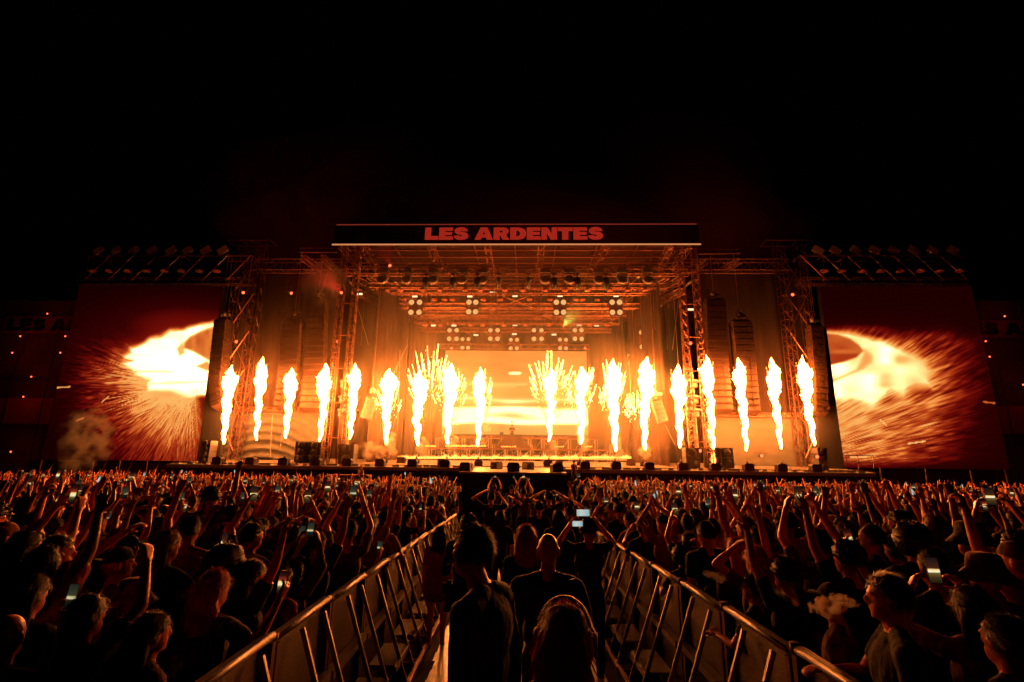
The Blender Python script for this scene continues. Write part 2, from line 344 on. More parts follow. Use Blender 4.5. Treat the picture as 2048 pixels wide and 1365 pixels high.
# ------------------------------------------------------------------ outer towers with cladding
for side, sx, tx, bx, ax, cl in (('left', 1, 470, 440, 505, ((430, 640), (396, 920), (440, 920), (462, 640))), ('right', -1, 1607, 1640, 1570, ((1652, 655), (1688, 937), (1640, 937), (1622, 655)))):
    T = tag(empty('screen_tower', (P(tx, 750, 40.6).x, 40.6, zl)), f'tall truss tower on the inner side of the {side} video wall', 'tower'); bpy.context.view_layer.update()
    X = T.location.x; ztop = P(tx, 487, 40.6).z
    for dx in (-.8, .9):
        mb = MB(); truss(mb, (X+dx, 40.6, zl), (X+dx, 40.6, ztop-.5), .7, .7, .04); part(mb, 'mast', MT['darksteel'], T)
    mb = MB()
    for dy in (-.6, .6): mb.rod((X-2, 40.6+dy, ztop), (X+1.8, 40.6+dy, ztop), .05, 4)
    for dx in (-2, -.7, .6, 1.8): mb.rod((X+dx, 40, ztop), (X+dx, 41.2, ztop), .05, 4)
    for dx in (-1.2, 1.2): mb.rod((X+dx, 40.6, ztop-.6), (X+dx, 40.6, ztop), .05, 4)
    part(mb, 'head_frame', MT['darksteel'], T)
    mb = MB()
    for z in np.arange(zl+1, ztop-2, 3.3): mb.rod((X-.8, 40.2, z), (X+.9, 40.2, z+3.1), .045, 4); mb.rod((X+.9, 40.25, z), (X-.8, 40.25, z+3.1), .03, 4)
    part(mb, 'bracing', MT['steel'], T)
    # leaning black cladding fin beside the screen
    mb = MB(); q = [P(x, y, 39.3) for x, y in cl]; mb.prism([(v.x, v.z) for v in q], 39.25, 39.6); part(mb, 'cladding', MT['blackbox'], T)
    # bridge truss to the roof
    mb = MB(); xa, xb = (P(500, 530, 40).x, P(700, 530, 40).x) if side == 'left' else (P(1365, 530, 40).x, P(1575, 530, 40).x); zb = P(1032, 531, 40).z
    truss(mb, (xa, 40.2, zb), (xb, 40.2, zb), .8, .95, .045); tag(mb.build('bridge_truss', MT['darksteel']), f'bridge truss between the stage roof and the {side} screen tower', 'truss')
# ------------------------------------------------------------------ video walls
def vnoise(x, y, seed=0):
    """smooth value noise"""
    xi = np.floor(x).astype(int); yi = np.floor(y).astype(int); xf = x-xi; yf = y-yi
    h = lambda a, b: (np.sin(a*127.1+b*311.7+seed*17.3)*43758.5453) % 1
    u = xf*xf*(3-2*xf); v = yf*yf*(3-2*yf)
    return (h(xi, yi)*(1-u)+h(xi+1, yi)*u)*(1-v)+(h(xi, yi+1)*(1-u)+h(xi+1, yi+1)*u)*v
def sdpoly(x, y, pts):
    """signed distance to a polygon, negative inside"""
    pts = np.array(pts, float); d = np.full(x.shape, 1e9); ins = np.zeros(x.shape, bool); n = len(pts)
    for i in range(n):
        ax, ay = pts[i]; bx, by = pts[(i+1) % n]; ex, ey = bx-ax, by-ay
        t = np.clip(((x-ax)*ex+(y-ay)*ey)/(ex*ex+ey*ey+1e-9), 0, 1); d = np.minimum(d, np.hypot(x-ax-ex*t, y-ay-ey*t))
        c = ((ay > y) != (by > y)) & (x < ex*(y-ay)/(ey+1e-12)+ax); ins ^= c
    return np.where(ins, -d, d)
def sstep(a, b, x): t = np.clip((x-a)/(b-a), 0, 1); return t*t*(3-2*t)
RAMP = [(0, (.003, 0, 0)), (.18, (.035, .0004, .0006)), (.32, (.16, .004, .002)), (.48, (.45, .045, .008)), (.62, (.85, .22, .035)), (.78, (1.0, .5, .13)), (.88, (1.9, 1.1, .42)), (1, (8.5, 4.2, 1.2))]
def ramp(t):
    xs = [r[0] for r in RAMP]; return np.stack([np.interp(t, xs, [r[1][k] for r in RAMP]) for k in range(3)], -1)
Z6 = lambda pts: [(80+x/4.136, 600+y/4.136) for x, y in pts]
Z7 = lambda pts: [(1640+x/4.135, 620+y/4.135) for x, y in pts]
def left_content(x, y):
    cx, cy = 385, 770
    ang = np.arctan2(y-cy, -(x-cx)); r = np.hypot(x-cx, y-cy)
    s = .45*vnoise(ang*75, r/24, 1)+.55*vnoise(ang*150, r/13, 2)
    env = sstep(300, 120, r/(1+.25*np.abs(np.cos(ang))))*sstep(1.15, .4, -ang)*1.0
    env = np.where(ang < 0, sstep(.75, .05, -ang)*sstep(310, 120, r), sstep(320, 90, r)*sstep(2.3, 1.4, ang))
    low = sstep(905, 800, y)
    t = .03+.09*sstep(560, 660, y)*sstep(90, 330, x)+.2*np.exp(-((x-370)/130)**2-((y-655)/48)**2)+env*(.11+.78*s**1.35*(.55+.45*low))*1.0
    t += .2*np.exp(-((r-60)/75)**2)*env
    t = np.minimum(t, .72)
    j = 3.5*(vnoise(x/13, y/8, 5)-.5)
    blob = sdpoly(x+j, y+j*.6, Z6([(1425, 180), (1280, 205), (1180, 240), (1080, 248), (990, 300), (915, 310), (830, 365), (740, 400), (745, 435), (690, 462), (700, 490), (760, 505), (680, 530), (760, 580), (800, 622), (900, 662), (880, 770), (1000, 800), (1180, 805), (1500, 800), (1500, 180)]))
    hole = sdpoly(x, y, Z6([(1450, 215), (1330, 255), (1240, 300), (1190, 350), (1180, 400), (1260, 430), (1380, 495), (1450, 520)]))
    hole2 = sdpoly(x, y, Z6([(1180, 350), (1130, 400), (1150, 470), (1200, 440)])); hole3 = sdpoly(x, y, Z6([(1380, 510), (1290, 550), (1380, 585), (1450, 560)]))
    bt = 1.0-.12*sstep(15, -5, np.abs(y-(600+688/4.136)-(x-340)*-.04)*3)*(x > 300)-.13*sstep(12, 0, np.abs(y-(600+595/4.136))*3)*(x < 345)*(x > 270)
    cq = sstep(774, 792, y)*sstep(385, 335, x); bt = bt*(1-cq)+.76*cq; t = t+.16*np.exp(-(np.maximum(blob, 0)/18)**2)*sstep(640, 700, y); t = np.minimum(t, .76)
    bt = bt-.1*vnoise(x/26, y/9, 21)*sstep(-60, 0, blob); t = t+(bt-t)*sstep(6, -7, blob)
    t = t+(.5+.12*vnoise(x/9, y/22, 9)-t)*sstep(3, -6, hole); t = t+(.72-t)*sstep(4, -4, hole2)*.8; t = t+(.7-t)*sstep(4, -4, hole3)
    for ax, ay, bx_, by_ in ((112, 776, 140, 774), (153, 842, 168, 836), (203, 805, 218, 793)):
        d = sdpoly(x, y, [(ax, ay-.6), (bx_, by_-.6), (bx_, by_+.6), (ax, ay+.6)]); t = np.maximum(t, .74*sstep(1.3, .1, d))
    return ramp(t)
def right_content(x, y):
    cx, cy = 1430, 965; ang = np.arctan2(-(y-cy), x-cx); r = np.hypot(x-cx, y-cy)
    s = .4*vnoise(ang*95, r/34, 3)+.6*vnoise(ang*210, r/20, 4)
    big = vnoise(x/45, y/16, 8)
    core = sdpoly(x, y, [(1640, 660), (1730, 668), (1800, 690), (1862, 730), (1868, 775), (1840, 860), (1720, 905), (1640, 900)])
    env = np.exp(-(np.maximum(core, 0)/88)**1.7)*sstep(640, 690, y+12*(big-.5))*sstep(945, 915, y)
    t = .05+.05*sstep(1990, 1750, x)*sstep(600, 660, y)+env*(.10+.16*big+.55*s**1.15)
    t = t+.16*np.exp(-((x-1680)/120)**2-((y-850)/60)**2)
    t = np.clip(t, .04, .74)
    j = 7*(vnoise(x/18, y/12, 6)-.5)
    blob = sdpoly(x+j, y+j, Z7([(40, 168), (240, 180), (350, 205), (520, 255), (680, 328), (820, 380), (885, 430), (912, 520), (925, 640), (800, 642), (745, 660), (690, 718), (610, 690), (560, 690), (500, 740), (410, 795), (330, 765), (240, 730), (0, 800)]))
    bt = .97-.15*vnoise(x/30, y/18, 12)*sstep(1700, 1740, x+30)
    t = np.minimum(t+.10*np.exp(-(np.maximum(blob, 0)/16)**2)*sstep(680, 740, y), .78); bt = bt-.1*vnoise(x/30, y/10, 22)*sstep(-50, 0, blob); t = t+(bt-t)*sstep(8, -9, blob)
    hole = sdpoly(x, y, Z7([(0, 190), (150, 205), (250, 240), (320, 290), (360, 340), (300, 395), (200, 430), (0, 475)])); t = t+(.44+.12*vnoise(x/40, y/8, 2)-t)*sstep(3, -3, hole)
    h2 = sdpoly(x, y, Z7([(0, 600), (150, 560), (300, 500), (345, 430), (370, 330), (425, 380), (420, 430), (350, 490), (200, 555), (0, 640)])); t = t+(.66-t)*sstep(7, -7, h2)*.75
    for ax, ay, bx_, by_ in ((1760, 840, 1773, 851), (1815, 888, 1851, 883), (1700, 915, 1733, 915), (1966, 804, 1990, 807)):
        d = sdpoly(x, y, [(ax, ay-.8), (bx_, by_-.8), (bx_, by_+.8), (ax, ay+.8)]); t = np.maximum(t, (.8 if ax < 1900 else .55)*sstep(1.4, .1, d))
    return ramp(t)
def centre_content(x, y):
    v = (y-703)/165
    t = .63+.04*vnoise(x/40, y/10, 1)+.05*sstep(.1, .9, v)
    wave = 4*np.sin(x/55)+.0003*(x-1030)**2
    for yc, wd, a in ((800, 5, .16), (822, 11, .34), (843, 6, .2)):
        yy = y-yc-wave*.5+ (3*np.sin(x/30+yc)); t = t+a*np.exp(-(yy/wd)**2)*(.8+.4*vnoise(x/35, y/8, yc))
    t = t+.14*sstep(852, 845, y)*sstep(826, 840, y); t -= .12*np.exp(-((y-811)/3.5)**2)
    t = np.maximum(t, .95*np.exp(-(((x-1030)/20)**4+((y-747)/4.5)**4)))
    t += .12*np.exp(-((y-770)/7)**2)*(vnoise(x/40, y/6, 7) > .5)
    return ramp(np.clip(t, .45, .97))
def screen_mat():
    m = emat('led_pixels', (1, 1, 1), 1); nt = m.node_tree; a = nt.nodes.new('ShaderNodeVertexColor'); a.layer_name = 'picture'
    nt.links.new(a.outputs[0], [n for n in nt.nodes if n.type == 'EMISSION'][0].inputs[0]); return m
SM = screen_mat()
def video_wall(X0, X1, Z0, Z1, Y, content, label, nx, ny, thick=.5):
    root = tag(empty('video_wall', ((X0+X1)/2, Y, Z0)), label, 'video screen'); bpy.context.view_layer.update()
    xs = np.linspace(X0, X1, nx+1); zs = np.linspace(Z0, Z1, ny+1); gx, gz_ = np.meshgrid(xs, zs)
    v = np.stack([gx.ravel(), np.full(gx.size, Y), gz_.ravel()], -1)
    i = np.arange(nx*ny); r, c = i//nx, i % nx; a = r*(nx+1)+c; f = np.stack([a, a+1, a+nx+2, a+nx+1], -1)
    me = bpy.data.meshes.new('screen'); me.from_pydata(v.tolist(), [], f.tolist()); me.materials.append(SM)
    z = (v-np.array(CP)) @ np.array(fwd); px = 1024+F*((v-np.array(CP)) @ np.array(rt))/z; py = 682.5-F*((v-np.array(CP)) @ np.array(up))/z
    colr = np.ones((len(v), 4), np.float32); colr[:, :3] = content(px, py)
    at = me.color_attributes.new('picture', 'FLOAT_COLOR', 'POINT'); at.data.foreach_set('color', colr.ravel())
    o = bpy.data.objects.new('screen', me); COL.objects.link(o); o.parent = root; o.matrix_parent_inverse = root.matrix_basis.inverted()
    mb = MB(); mb.box(((X0+X1)/2, Y+thick/2+.03, (Z0+Z1)/2), (X1-X0+.1, thick, Z1-Z0+.1)); part(mb, 'cabinet', MT['blackbox'], root)
    return root
YS = 40.2
a = P(82, 919, YS); t_ = P(447, 567, YS); LZ0, LZ1 = a.z, P(165, 567, YS).z
video_wall(a.x, t_.x, LZ0, LZ1, YS, left_content, 'left video wall showing a white hot flame and fanned sparks', 210, 200)
b_ = P(2020, 940, YS); t2 = P(1640, 572, YS); RZ0, RZ1 = b_.z, P(1935, 572, YS).z
video_wall(t2.x, b_.x, RZ0, RZ1, YS, right_content, 'right video wall showing a comma shaped flame and streaming sparks', 210, 200)
Yc = 50.2; a = P(884, 868, Yc); c_ = P(1173, 703, Yc)
video_wall(a.x, c_.x, a.z, c_.z, Yc, centre_content, 'central video wall at the stage back with bright orange bands', 150, 90)
# support legs under the screens and a low dark wall
mb = MB(); XA = P(82, 919, YS).x
for side, xs, z0 in (('left', (80, 132, 185, 238, 293), LZ0), ('right', (1760, 1850, 1940, 2010), RZ0)):
    r = tag(empty('screen_support', (P(xs[0], 930, YS).x, YS, gz(40))), f'row of steel legs carrying the {side} video wall', 'support'); bpy.context.view_layer.update()
    for x in xs:
        X = P(x, 925, YS-.5).x; mb = MB(); mb.rod((X, YS-.4, gz(40)), (X, YS-.4, z0), .06, 5); mb.rod((X, YS-.4, gz(40)), (X+.5, YS+.3, z0), .04, 4); part(mb, 'leg', MT['steel'] if side == 'left' else MT['darksteel'], r)
    X0, X1 = (P(60, 930, 41.5).x, P(400, 930, 41.5).x) if side == 'left' else (P(1690, 940, 41.5).x, P(2060, 940, 41.5).x)
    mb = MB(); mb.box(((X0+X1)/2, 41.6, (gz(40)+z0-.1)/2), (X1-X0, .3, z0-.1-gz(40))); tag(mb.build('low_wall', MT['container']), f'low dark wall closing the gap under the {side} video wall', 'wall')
# headframes of the screens with floodlights
mbf = MB(); mbf.box((0, 0, .35), (.75, .12, .5), Matrix.Rotation(-.6, 3, 'Y')); fl_body = mbf.mesh('lamp_head', MT['fixture'])
mbf = MB(); mbf.rod((-.3, 0, 0), (.1, 0, .35), .035, 5); mbf.rod((.35, 0, 0), (.1, 0, .35), .035, 5); mbf.rod((-.4, 0, 0), (.5, 0, 0), .035, 5); fl_yoke = mbf.mesh('yoke', MT['fixture'])
mbf = MB(); mbf.lathe((0, 0, -.3), [(.05, 0), (.3, .05), (.34, .18), (.2, .32), (.05, .34)], 10); dl_body = mbf.mesh('lamp_head', mat('dull_red_housing', (.3, .1, .07), .6))
mbf = MB(); mbf.rod((0, 0, 0), (0, 0, .5), .03, 5); dl_stem = mbf.mesh('clamp', MT['darksteel'])
for side, x0, x1, xs in (('left', 178, 505, (196, 230, 266, 303, 340, 374, 410, 444)), ('right', 1600, 1925, (1637, 1672, 1713, 1750, 1789, 1829, 1867, 1908))):
    YT = 39.6; X0, X1 = P(x0, 512, YT).x, P(x1, 512, YT).x; zt = P(320 if side == 'left' else 1760, 512, YT).z; zb = P(320 if side == 'left' else 1760, 562, YT).z
    r = tag(empty('screen_header_truss', ((X0+X1)/2, YT, zt)), f'deep header truss above the {side} video wall', 'truss'); bpy.context.view_layer.update()
    mb = MB(); mb.rod((X0, YT, zt), (X1, YT, zt), .07, 5); mb.rod((X0, YT+1.2, zt), (X1, YT+1.2, zt), .06, 5)
    n = 7
    for i in range(n+1): x = X0+(X1-X0)*i/n; mb.rod((x, YT, zt), (x-.1, YT+.2, zb), .05, 4); mb.rod((x, YT, zt), (x, YT+1.2, zt), .05, 4)
    part(mb, 'upper_frame', MT['steel'], r)
    for i in range(n):
        x = X0+(X1-X0)*(i+.5)/n; q = 1 if side == 'left' else -1; mb = MB(); mb.rod((x+q*.9, YT-.05, zt), (x-q*.9, YT-.05, zb), .055, 4); part(mb, 'diagonal', MT['fixture'] if i % 2 else MT['steel'], r)
    mb = MB(); truss(mb, (X0-.5, YT+.2, zb-.0), (X1, YT+.2, zb-.0), .5, .55, .045); part(mb, 'lower_beam', MT['darksteel'], r)
    for i, x in enumerate(xs):
        l = empty('flood_light', (P(x, 510, YT).x, YT, zt+.07)); l.scale = (1.15 if side == 'left' else -1.15, 1.15, 1.15)
        tag(l, f'tilted floodlight on top of the {side} screen header, {ordn(i+1)} from the left', 'stage light', 'floodlights on the screen headers')
        for nme, me in (('lamp_head', fl_body), ('yoke', fl_yoke)): o = bpy.data.objects.new(nme, me); COL.objects.link(o); o.parent = l
        l = empty('wash_light', (P(x-10 if side == 'left' else x+10, 546, YT).x, YT-.1, P(320 if side == 'left' else 1760, 540, YT).z)); tag(l, f'dim round lamp hanging inside the {side} screen header, {ordn(i+1)} from the left', 'stage light', 'round lamps inside the screen headers')
        for nme, me in (('lamp_head', dl_body), ('clamp', dl_stem)): o = bpy.data.objects.new(nme, me); COL.objects.link(o); o.parent = l

# ------------------------------------------------------------------ line arrays
def line_array(pts, w, d, Y, n, label, hoist=True, m=MT['grille']):
    """column of cabinets hung along pts (photo pixels, top to bottom)"""
    q = [P(x, y, Y) for x, y in pts]
    r = tag(empty('line_array', q[0]), label, 'speaker column', 'speaker columns hung beside the stage'); bpy.context.view_layer.update()
    seg = [0]
    for i in range(len(q)-1): seg.append(seg[-1]+(q[i+1]-q[i]).length)
    def at(t):
        t *= seg[-1]
        for i in range(len(q)-1):
            if t <= seg[i+1]+1e-6: return q[i].lerp(q[i+1], (t-seg[i])/(seg[i+1]-seg[i]))
        return q[-1]
    for k in range(n):
        a, b_ = at(k/n), at((k+1)/n); c = (a+b_)/2; h = (b_-a).length; ang = math.atan2(b_.x-a.x, -(b_.z-a.z)); tilt = .012*k*k*.18
        rot = Matrix.Rotation(-ang, 3, 'Y') @ Matrix.Rotation(-min(.35, tilt), 3, 'X')
        mb = MB(); mb.box(c, (w, d, h*.93), rot); mb.box(c+rot @ Vector((0, -d/2-.01, 0)), (w*.3, .04, h*.74), rot)
        for s in (-1, 1): mb.box(c+rot @ Vector((s*(w/2+.02), -d*.2, 0)), (.04, .1, h*.35), rot); mb.box(c+rot @ Vector((s*w*.32, -d/2-.012, 0)), (w*.26, .02, h*.78), rot)
        part(mb, 'cabinet', m, r)
    mb = MB(); mb.box(q[0]+Vector((0, 0, .1)), (w*.9, .5, .12)); part(mb, 'fly_frame', MT['darksteel'], r)
    if hoist:
        mb = MB(); mb.lathe(q[0]+Vector((0, 0, .35)), [(.12, 0), (.22, .08), (.24, .3), (.15, .45), (.06, .5)], 8); mb.box(q[0]+Vector((.3, 0, .55)), (.35, .2, .2)); part(mb, 'hoist', MT['alu'], r)
        mb = MB(); mb.rod(q[0]+Vector((0, 0, .8)), Vector((q[0].x, q[0].y, bz0+.2)), .02, 4); part(mb, 'chain', MT['steel'], r)
line_array([(588, 642), (583, 700), (578, 760), (571, 818)], 1.45, .9, 39, 15, 'shorter inner speaker column in front of the left scrim')
line_array([(636, 602), (632, 700), (629, 760), (622, 822)], 1.5, .9, 39.4, 18, 'taller speaker column beside the left stage tower')
line_array([(446, 643), (440, 700), (434, 760), (436, 790), (442, 815)], .95, .9, 38.9, 14, 'dark curved speaker column against the left video wall')
line_array([(1428, 603), (1432, 700), (1437, 760), (1443, 825)], 1.5, .9, 39.4, 18, 'taller speaker column beside the right stage tower')
line_array([(1480, 645), (1486, 700), (1491, 760), (1497, 828)], 1.45, .9, 39, 15, 'shorter inner speaker column in front of the right scrim')
line_array([(1628, 655), (1633, 710), (1638, 770), (1638, 830)], .95, .9, 38.9, 14, 'dark speaker column against the right video wall')
line_array([(744, 797), (739, 815), (731, 838)], .75, .6, 39.5, 5, 'small tilted speaker cluster left of the sixth flame', m=MT['pale'])
line_array([(1312, 803), (1318, 822), (1326, 845)], .75, .6, 39.5, 5, 'small tilted speaker cluster right of the thirteenth flame', m=MT['pale'])
# speaker stacks on the deck
def deckz(Y): return zl+(zr-zl)*min(1, (Y-YF)/8)
def stack(x0, x1, ytop, Y, cols, rows, label, m=MT['grille'], gap=0):
    a = P(x0, 920, Y).x; b_ = P(x1, 920, Y).x; z0 = deckz(Y); z1 = P((x0+x1)/2, ytop, Y).z; r = tag(empty('speaker_stack', ((a+b_)/2, Y, z0)), label, 'speaker stack'); bpy.context.view_layer.update()
    for i in range(cols):
        for j in range(rows):
            w = (b_-a)/cols; h = (z1-z0)/rows; c = Vector((a+w*(i+.5)+gap*(i-.5*(cols-1)), Y, z0+h*(j+.5)))
            mb = MB(); mb.box(c, (w*.96, .9, h*.96)); mb.box(c+Vector((0, -.46, 0)), (w*.8, .03, h*.75)); mb.lathe(c+Vector((0, -.48, 0)), [(w*.3, 0), (w*.28, .02), (w*.1, .05)], 10, Matrix.Rotation(math.pi/2, 3, 'X')); part(mb, 'cabinet', m, r)
stack(594, 643, 884, 38.6, 2, 3, 'bass speaker stack under the fourth flame', MT['blackbox'], .1)
stack(680, 711, 889, 38, 1, 2, 'tall pale speaker cabinet at the foot of the left stage tower', MT['pale'])
stack(1368, 1396, 896, 38, 1, 2, 'tall pale speaker cabinet at the foot of the right stage tower', MT['pale'])
stack(1412, 1462, 896, 38.6, 2, 2, 'bass speaker stack under the fifteenth flame', MT['blackbox'], .1)
stack(404, 424, 882, 37.6, 1, 4, 'small pale speaker stack at the left end of the stage', MT['pale'])
stack(1630, 1649, 896, 37.6, 1, 3, 'small pale speaker stack at the right end of the stage', MT['pale'])

# ------------------------------------------------------------------ lighting trusses inside the roof
def xtruss(x0, x1, py, Y, h, label, m=MT['steel'], r=.035):
    z = P(1032, py, Y).z; mb = MB(); truss(mb, (P(x0, py, Y).x, Y, z), (P(x1, py, Y).x, Y, z), h, h, r)
    return tag(mb.build('lighting_truss', m), label, 'truss', None)
xtruss(690, 1378, 543, 38.6, .6, 'front lighting truss under the roof, carrying the moving heads')
xtruss(740, 1335, 573, 40, .4, 'thin cross truss just behind the moving heads')
xtruss(755, 1320, 583, 41, .5, 'second cross truss, above the upper row of round blinders')
xtruss(790, 1280, 613, 42.5, .4, 'cross truss between the rows of the upper blinders')
xtruss(800, 1270, 628, 44.5, .35, 'cross truss below the upper blinders')
xtruss(830, 1238, 643, 45, .5, 'bright latticed truss in the middle of the stage')
xtruss(838, 1222, 661, 46.5, .35, 'short cross truss level with the lower round blinders')
xtruss(880, 1178, 694, 50, .45, 'truss along the top edge of the central video wall')
for side, pts in (('left', ((712, 560, 39), (875, 650, 49)), ), ('right', ((1362, 560, 39), (1190, 650, 49)), )):
    for q, (dx, dy) in enumerate(((0, 0), (28, -8), (-4, 22))):
        s = 1 if side == 'left' else -1; (xa, ya, Ya), (xb, yb, Yb) = pts; mb = MB()
        truss(mb, P(xa+dx*s, ya+dy, Ya), P(xb+dx*s*.6, yb+dy*.6, Yb), .45, .45, .035)
        tag(mb.build('side_truss', MT['steel']), f'{("middle", "inner", "lower outer")[q]} of three trusses running back along the {side} side', 'truss')
for x, side in ((985, 'left'), (1077, 'right')):
    mb = MB(); a = P(x, 560, 40.5); b_ = P(x, 690, 40.5); truss(mb, (a.x, 43, P(x, 636, 43).z), (a.x, 43, bz0+.6), .6, .6, .035); tag(mb.build('vertical_truss', MT['steel']), f'vertical truss hanging above the {side} half of the central screen', 'truss')
mb = MB()
for a, b_ in (((985, 585), (1077, 620)), ((1077, 585), (985, 620))): mb.rod(P(*a, 43.4), P(*b_, 43.4), .035, 4)
tag(mb.build('cross_brace', MT['steel']), 'diagonal cross brace between the two vertical trusses', 'brace')
# long slanting tubes left and right
for i, (a, b_, Ya, Yb, l) in enumerate((((1386, 560), (1290, 640), 39, 45, 'long pale tube slanting down along the right side of the stage'), ((1278, 553), (1255, 575), 39.5, 41, 'short pale tube by the rightmost moving heads'), ((700, 563), (722, 595), 39, 40.5, 'wide pale bar slanting beside the left stage tower'), ((789, 562), (803, 575), 39.3, 40.2, 'short pale tube by the leftmost moving heads'))):
    mb = MB(); p0, p1 = P(*a, Ya), P(*b_, Yb); n = 5
    for k in range(n): mb.rod(p0.lerp(p1, k/n), p0.lerp(p1, (k+.82)/n), .1 if k % 2 == 0 else .06, 7)
    tag(mb.build('support_tube', MT['alu']), l, 'tube')
# cables and guy wires
wires = [((590, 680), (560, 900), 41), ((655, 545), (640, 600), 39.4), ((737, 690), (700, 560), 39), ((815, 690), (752, 820), 40), ((760, 620), (742, 800), 41), ((800, 700), (795, 860), 41.5), ((1305, 660), (1312, 800), 40), ((1318, 640), (1325, 800), 40.5), ((1345, 560), (1368, 890), 39.2), ((1360, 575), (1345, 700), 39.2), ((1258, 720), (1262, 800), 41), ((1330, 850), (1350, 890), 39.5), ((700, 850), (690, 920), 38.4), ((1410, 850), (1425, 920), 38.4), ((545, 830), (540, 915), 40.5), ((1240, 700), (1243, 640), 47)]
for k, (a, b_, Y) in enumerate(wires):
    mb = MB(); mb.rod(P(*a, Y), P(*b_, Y), .022, 4); tag(mb.build('rigging_wire', MT['alu']), f'thin rigging wire, {ordn(k+1)} of the bright wires round the stage', 'wire', 'rigging wires round the stage')
# vertical chains
mbc = MB(); mbc.rod((0, 0, 0), (0, 0, 1), .018, 4); chain = mbc.mesh('hoist_chain', MT['steel'])
cps = [(x, y, Y) for x, y, Y in ((722, 690, 40), (758, 660, 41), (770, 690, 42), (786, 650, 43), (812, 620, 42), (860, 640, 45), (930, 600, 43), (1030, 640, 45), (1135, 600, 43), (1205, 640, 45), (1250, 660, 42), (1268, 690, 43), (1283, 650, 41), (1297, 700, 42), (1310, 660, 40), (1335, 700, 40))]
for i, (x, y, Y) in enumerate(cps):
    p = P(x, y, Y); o = bpy.data.objects.new('hoist_chain', chain); COL.objects.link(o); o.location = p; o.scale = (1, 1, bz0+.8-p.z)
    tag(o, f'thin hoist chain hanging from the roof, {ordn(i+1)} from the left', 'chain', 'hoist chains under the roof')
# moving heads
mbh = MB(); mbh.lathe((0, 0, -.95), [(.12, 0), (.19, .04), (.2, .3), (.14, .45), (.1, .5)], 12, Matrix.Rotation(0, 3, 'X')); head_m = mbh.mesh('lamp_head', MT['black'])
mbh = MB()
for s in (-1, 1):
    mbh.rod((s*.34, 0, -.15), (s*.3, 0, -.6), .04, 5); mbh.rod((s*.3, 0, -.6), (s*.16, 0, -.68), .035, 5)
mbh.box((0, 0, -.08), (.62, .3, .2)); mbh.box((0, 0, .08), (.3, .1, .15)); yoke_m = mbh.mesh('yoke', MT['fixture'])
mbh = MB(); mbh.lathe((0, -.1, -.72), [(.3, 0), (.36, .05), (.24, .14)], 14, Matrix.Rotation(R(70), 3, 'X')); ring_m = mbh.mesh('lens_ring', MT['fixture'])
mbh = MB(); mbh.lathe((0, -.13, -.74), [(.17, 0), (.16, .03), (.05, .06)], 12, Matrix.Rotation(R(70), 3, 'X')); lens_m = mbh.mesh('lens', MT['black'])
for i, x in enumerate((768, 815, 868, 925, 966, 1090, 1138, 1197, 1243, 1294)):
    r = tag(empty('moving_head_light', P(x, 541, 38.4)), f'moving head lamp under the front truss, {ordn(i+1)} from the left', 'stage light', 'moving heads on the front truss'); r.scale = (1.25,)*3
    for nme, me in (('lamp_head', head_m), ('yoke', yoke_m), ('lens_ring', ring_m), ('lens', lens_m)): o = bpy.data.objects.new(nme, me); COL.objects.link(o); o.parent = r
mbh = MB(); mbh.lathe((0, 0, -1.1), [(.17, 0), (.26, .5), (.27, .8), (.1, .9)], 12); can_m = mbh.mesh('lamp_head', MT['black'])
mbh = MB(); mbh.lathe((0, 0, -1.1), [(.12, 0), (.2, .5), (.27, .8), (.1, .9)], 12); can2_m = mbh.mesh('lamp_head', MT['pale'])
mbh = MB(); mbh.rod((0, 0, -.25), (0, 0, .1), .04, 5); mbh.box((0, 0, .05), (.3, .2, .1)); cl_m = mbh.mesh('clamp', MT['darksteel'])
for i, (x, pale) in enumerate(((852, 0), (906, 0), (955, 0), (998, 1), (1057, 1), (1108, 0), (1155, 0), (1212, 0))):
    r = tag(empty('hanging_spot', P(x, 551, 38.2)), f'{"pale glowing" if pale else "black"} cone lamp hanging under the front truss, {ordn(i+1)} from the left', 'stage light', 'cone lamps under the front truss')
    for nme, me in (('lamp_head', can2_m if pale else can_m), ('clamp', cl_m)): o = bpy.data.objects.new(nme, me); COL.objects.link(o); o.parent = r
for i, (x, y, Y) in enumerate([(x, 597, 42) for x in (808, 868, 890, 905, 967, 1000, 1059, 1100, 1152, 1165, 1195)]+[(x, 648, 45) for x in (850, 880, 940, 965, 1008, 1050, 1097, 1128, 1180, 1215)]+[(x, 578, 40) for x in (775, 800, 845, 880, 930, 960, 1010, 1045, 1090, 1130, 1175, 1220, 1255, 1290)]):
    r = tag(empty('small_spot', P(x, y, Y)), f'small dim lamp on the {"upper blinder" if i < 11 else "bright latticed" if i < 21 else "thin front"} truss, {ordn(i+1 if i < 11 else i-10 if i < 21 else i-20)} from the left', 'stage light', 'small lamps under the roof'); r.scale = (.8,)*3
    for nme, me in (('lamp_head', dl_body), ('clamp', dl_stem)): o = bpy.data.objects.new(nme, me); COL.objects.link(o); o.parent = r
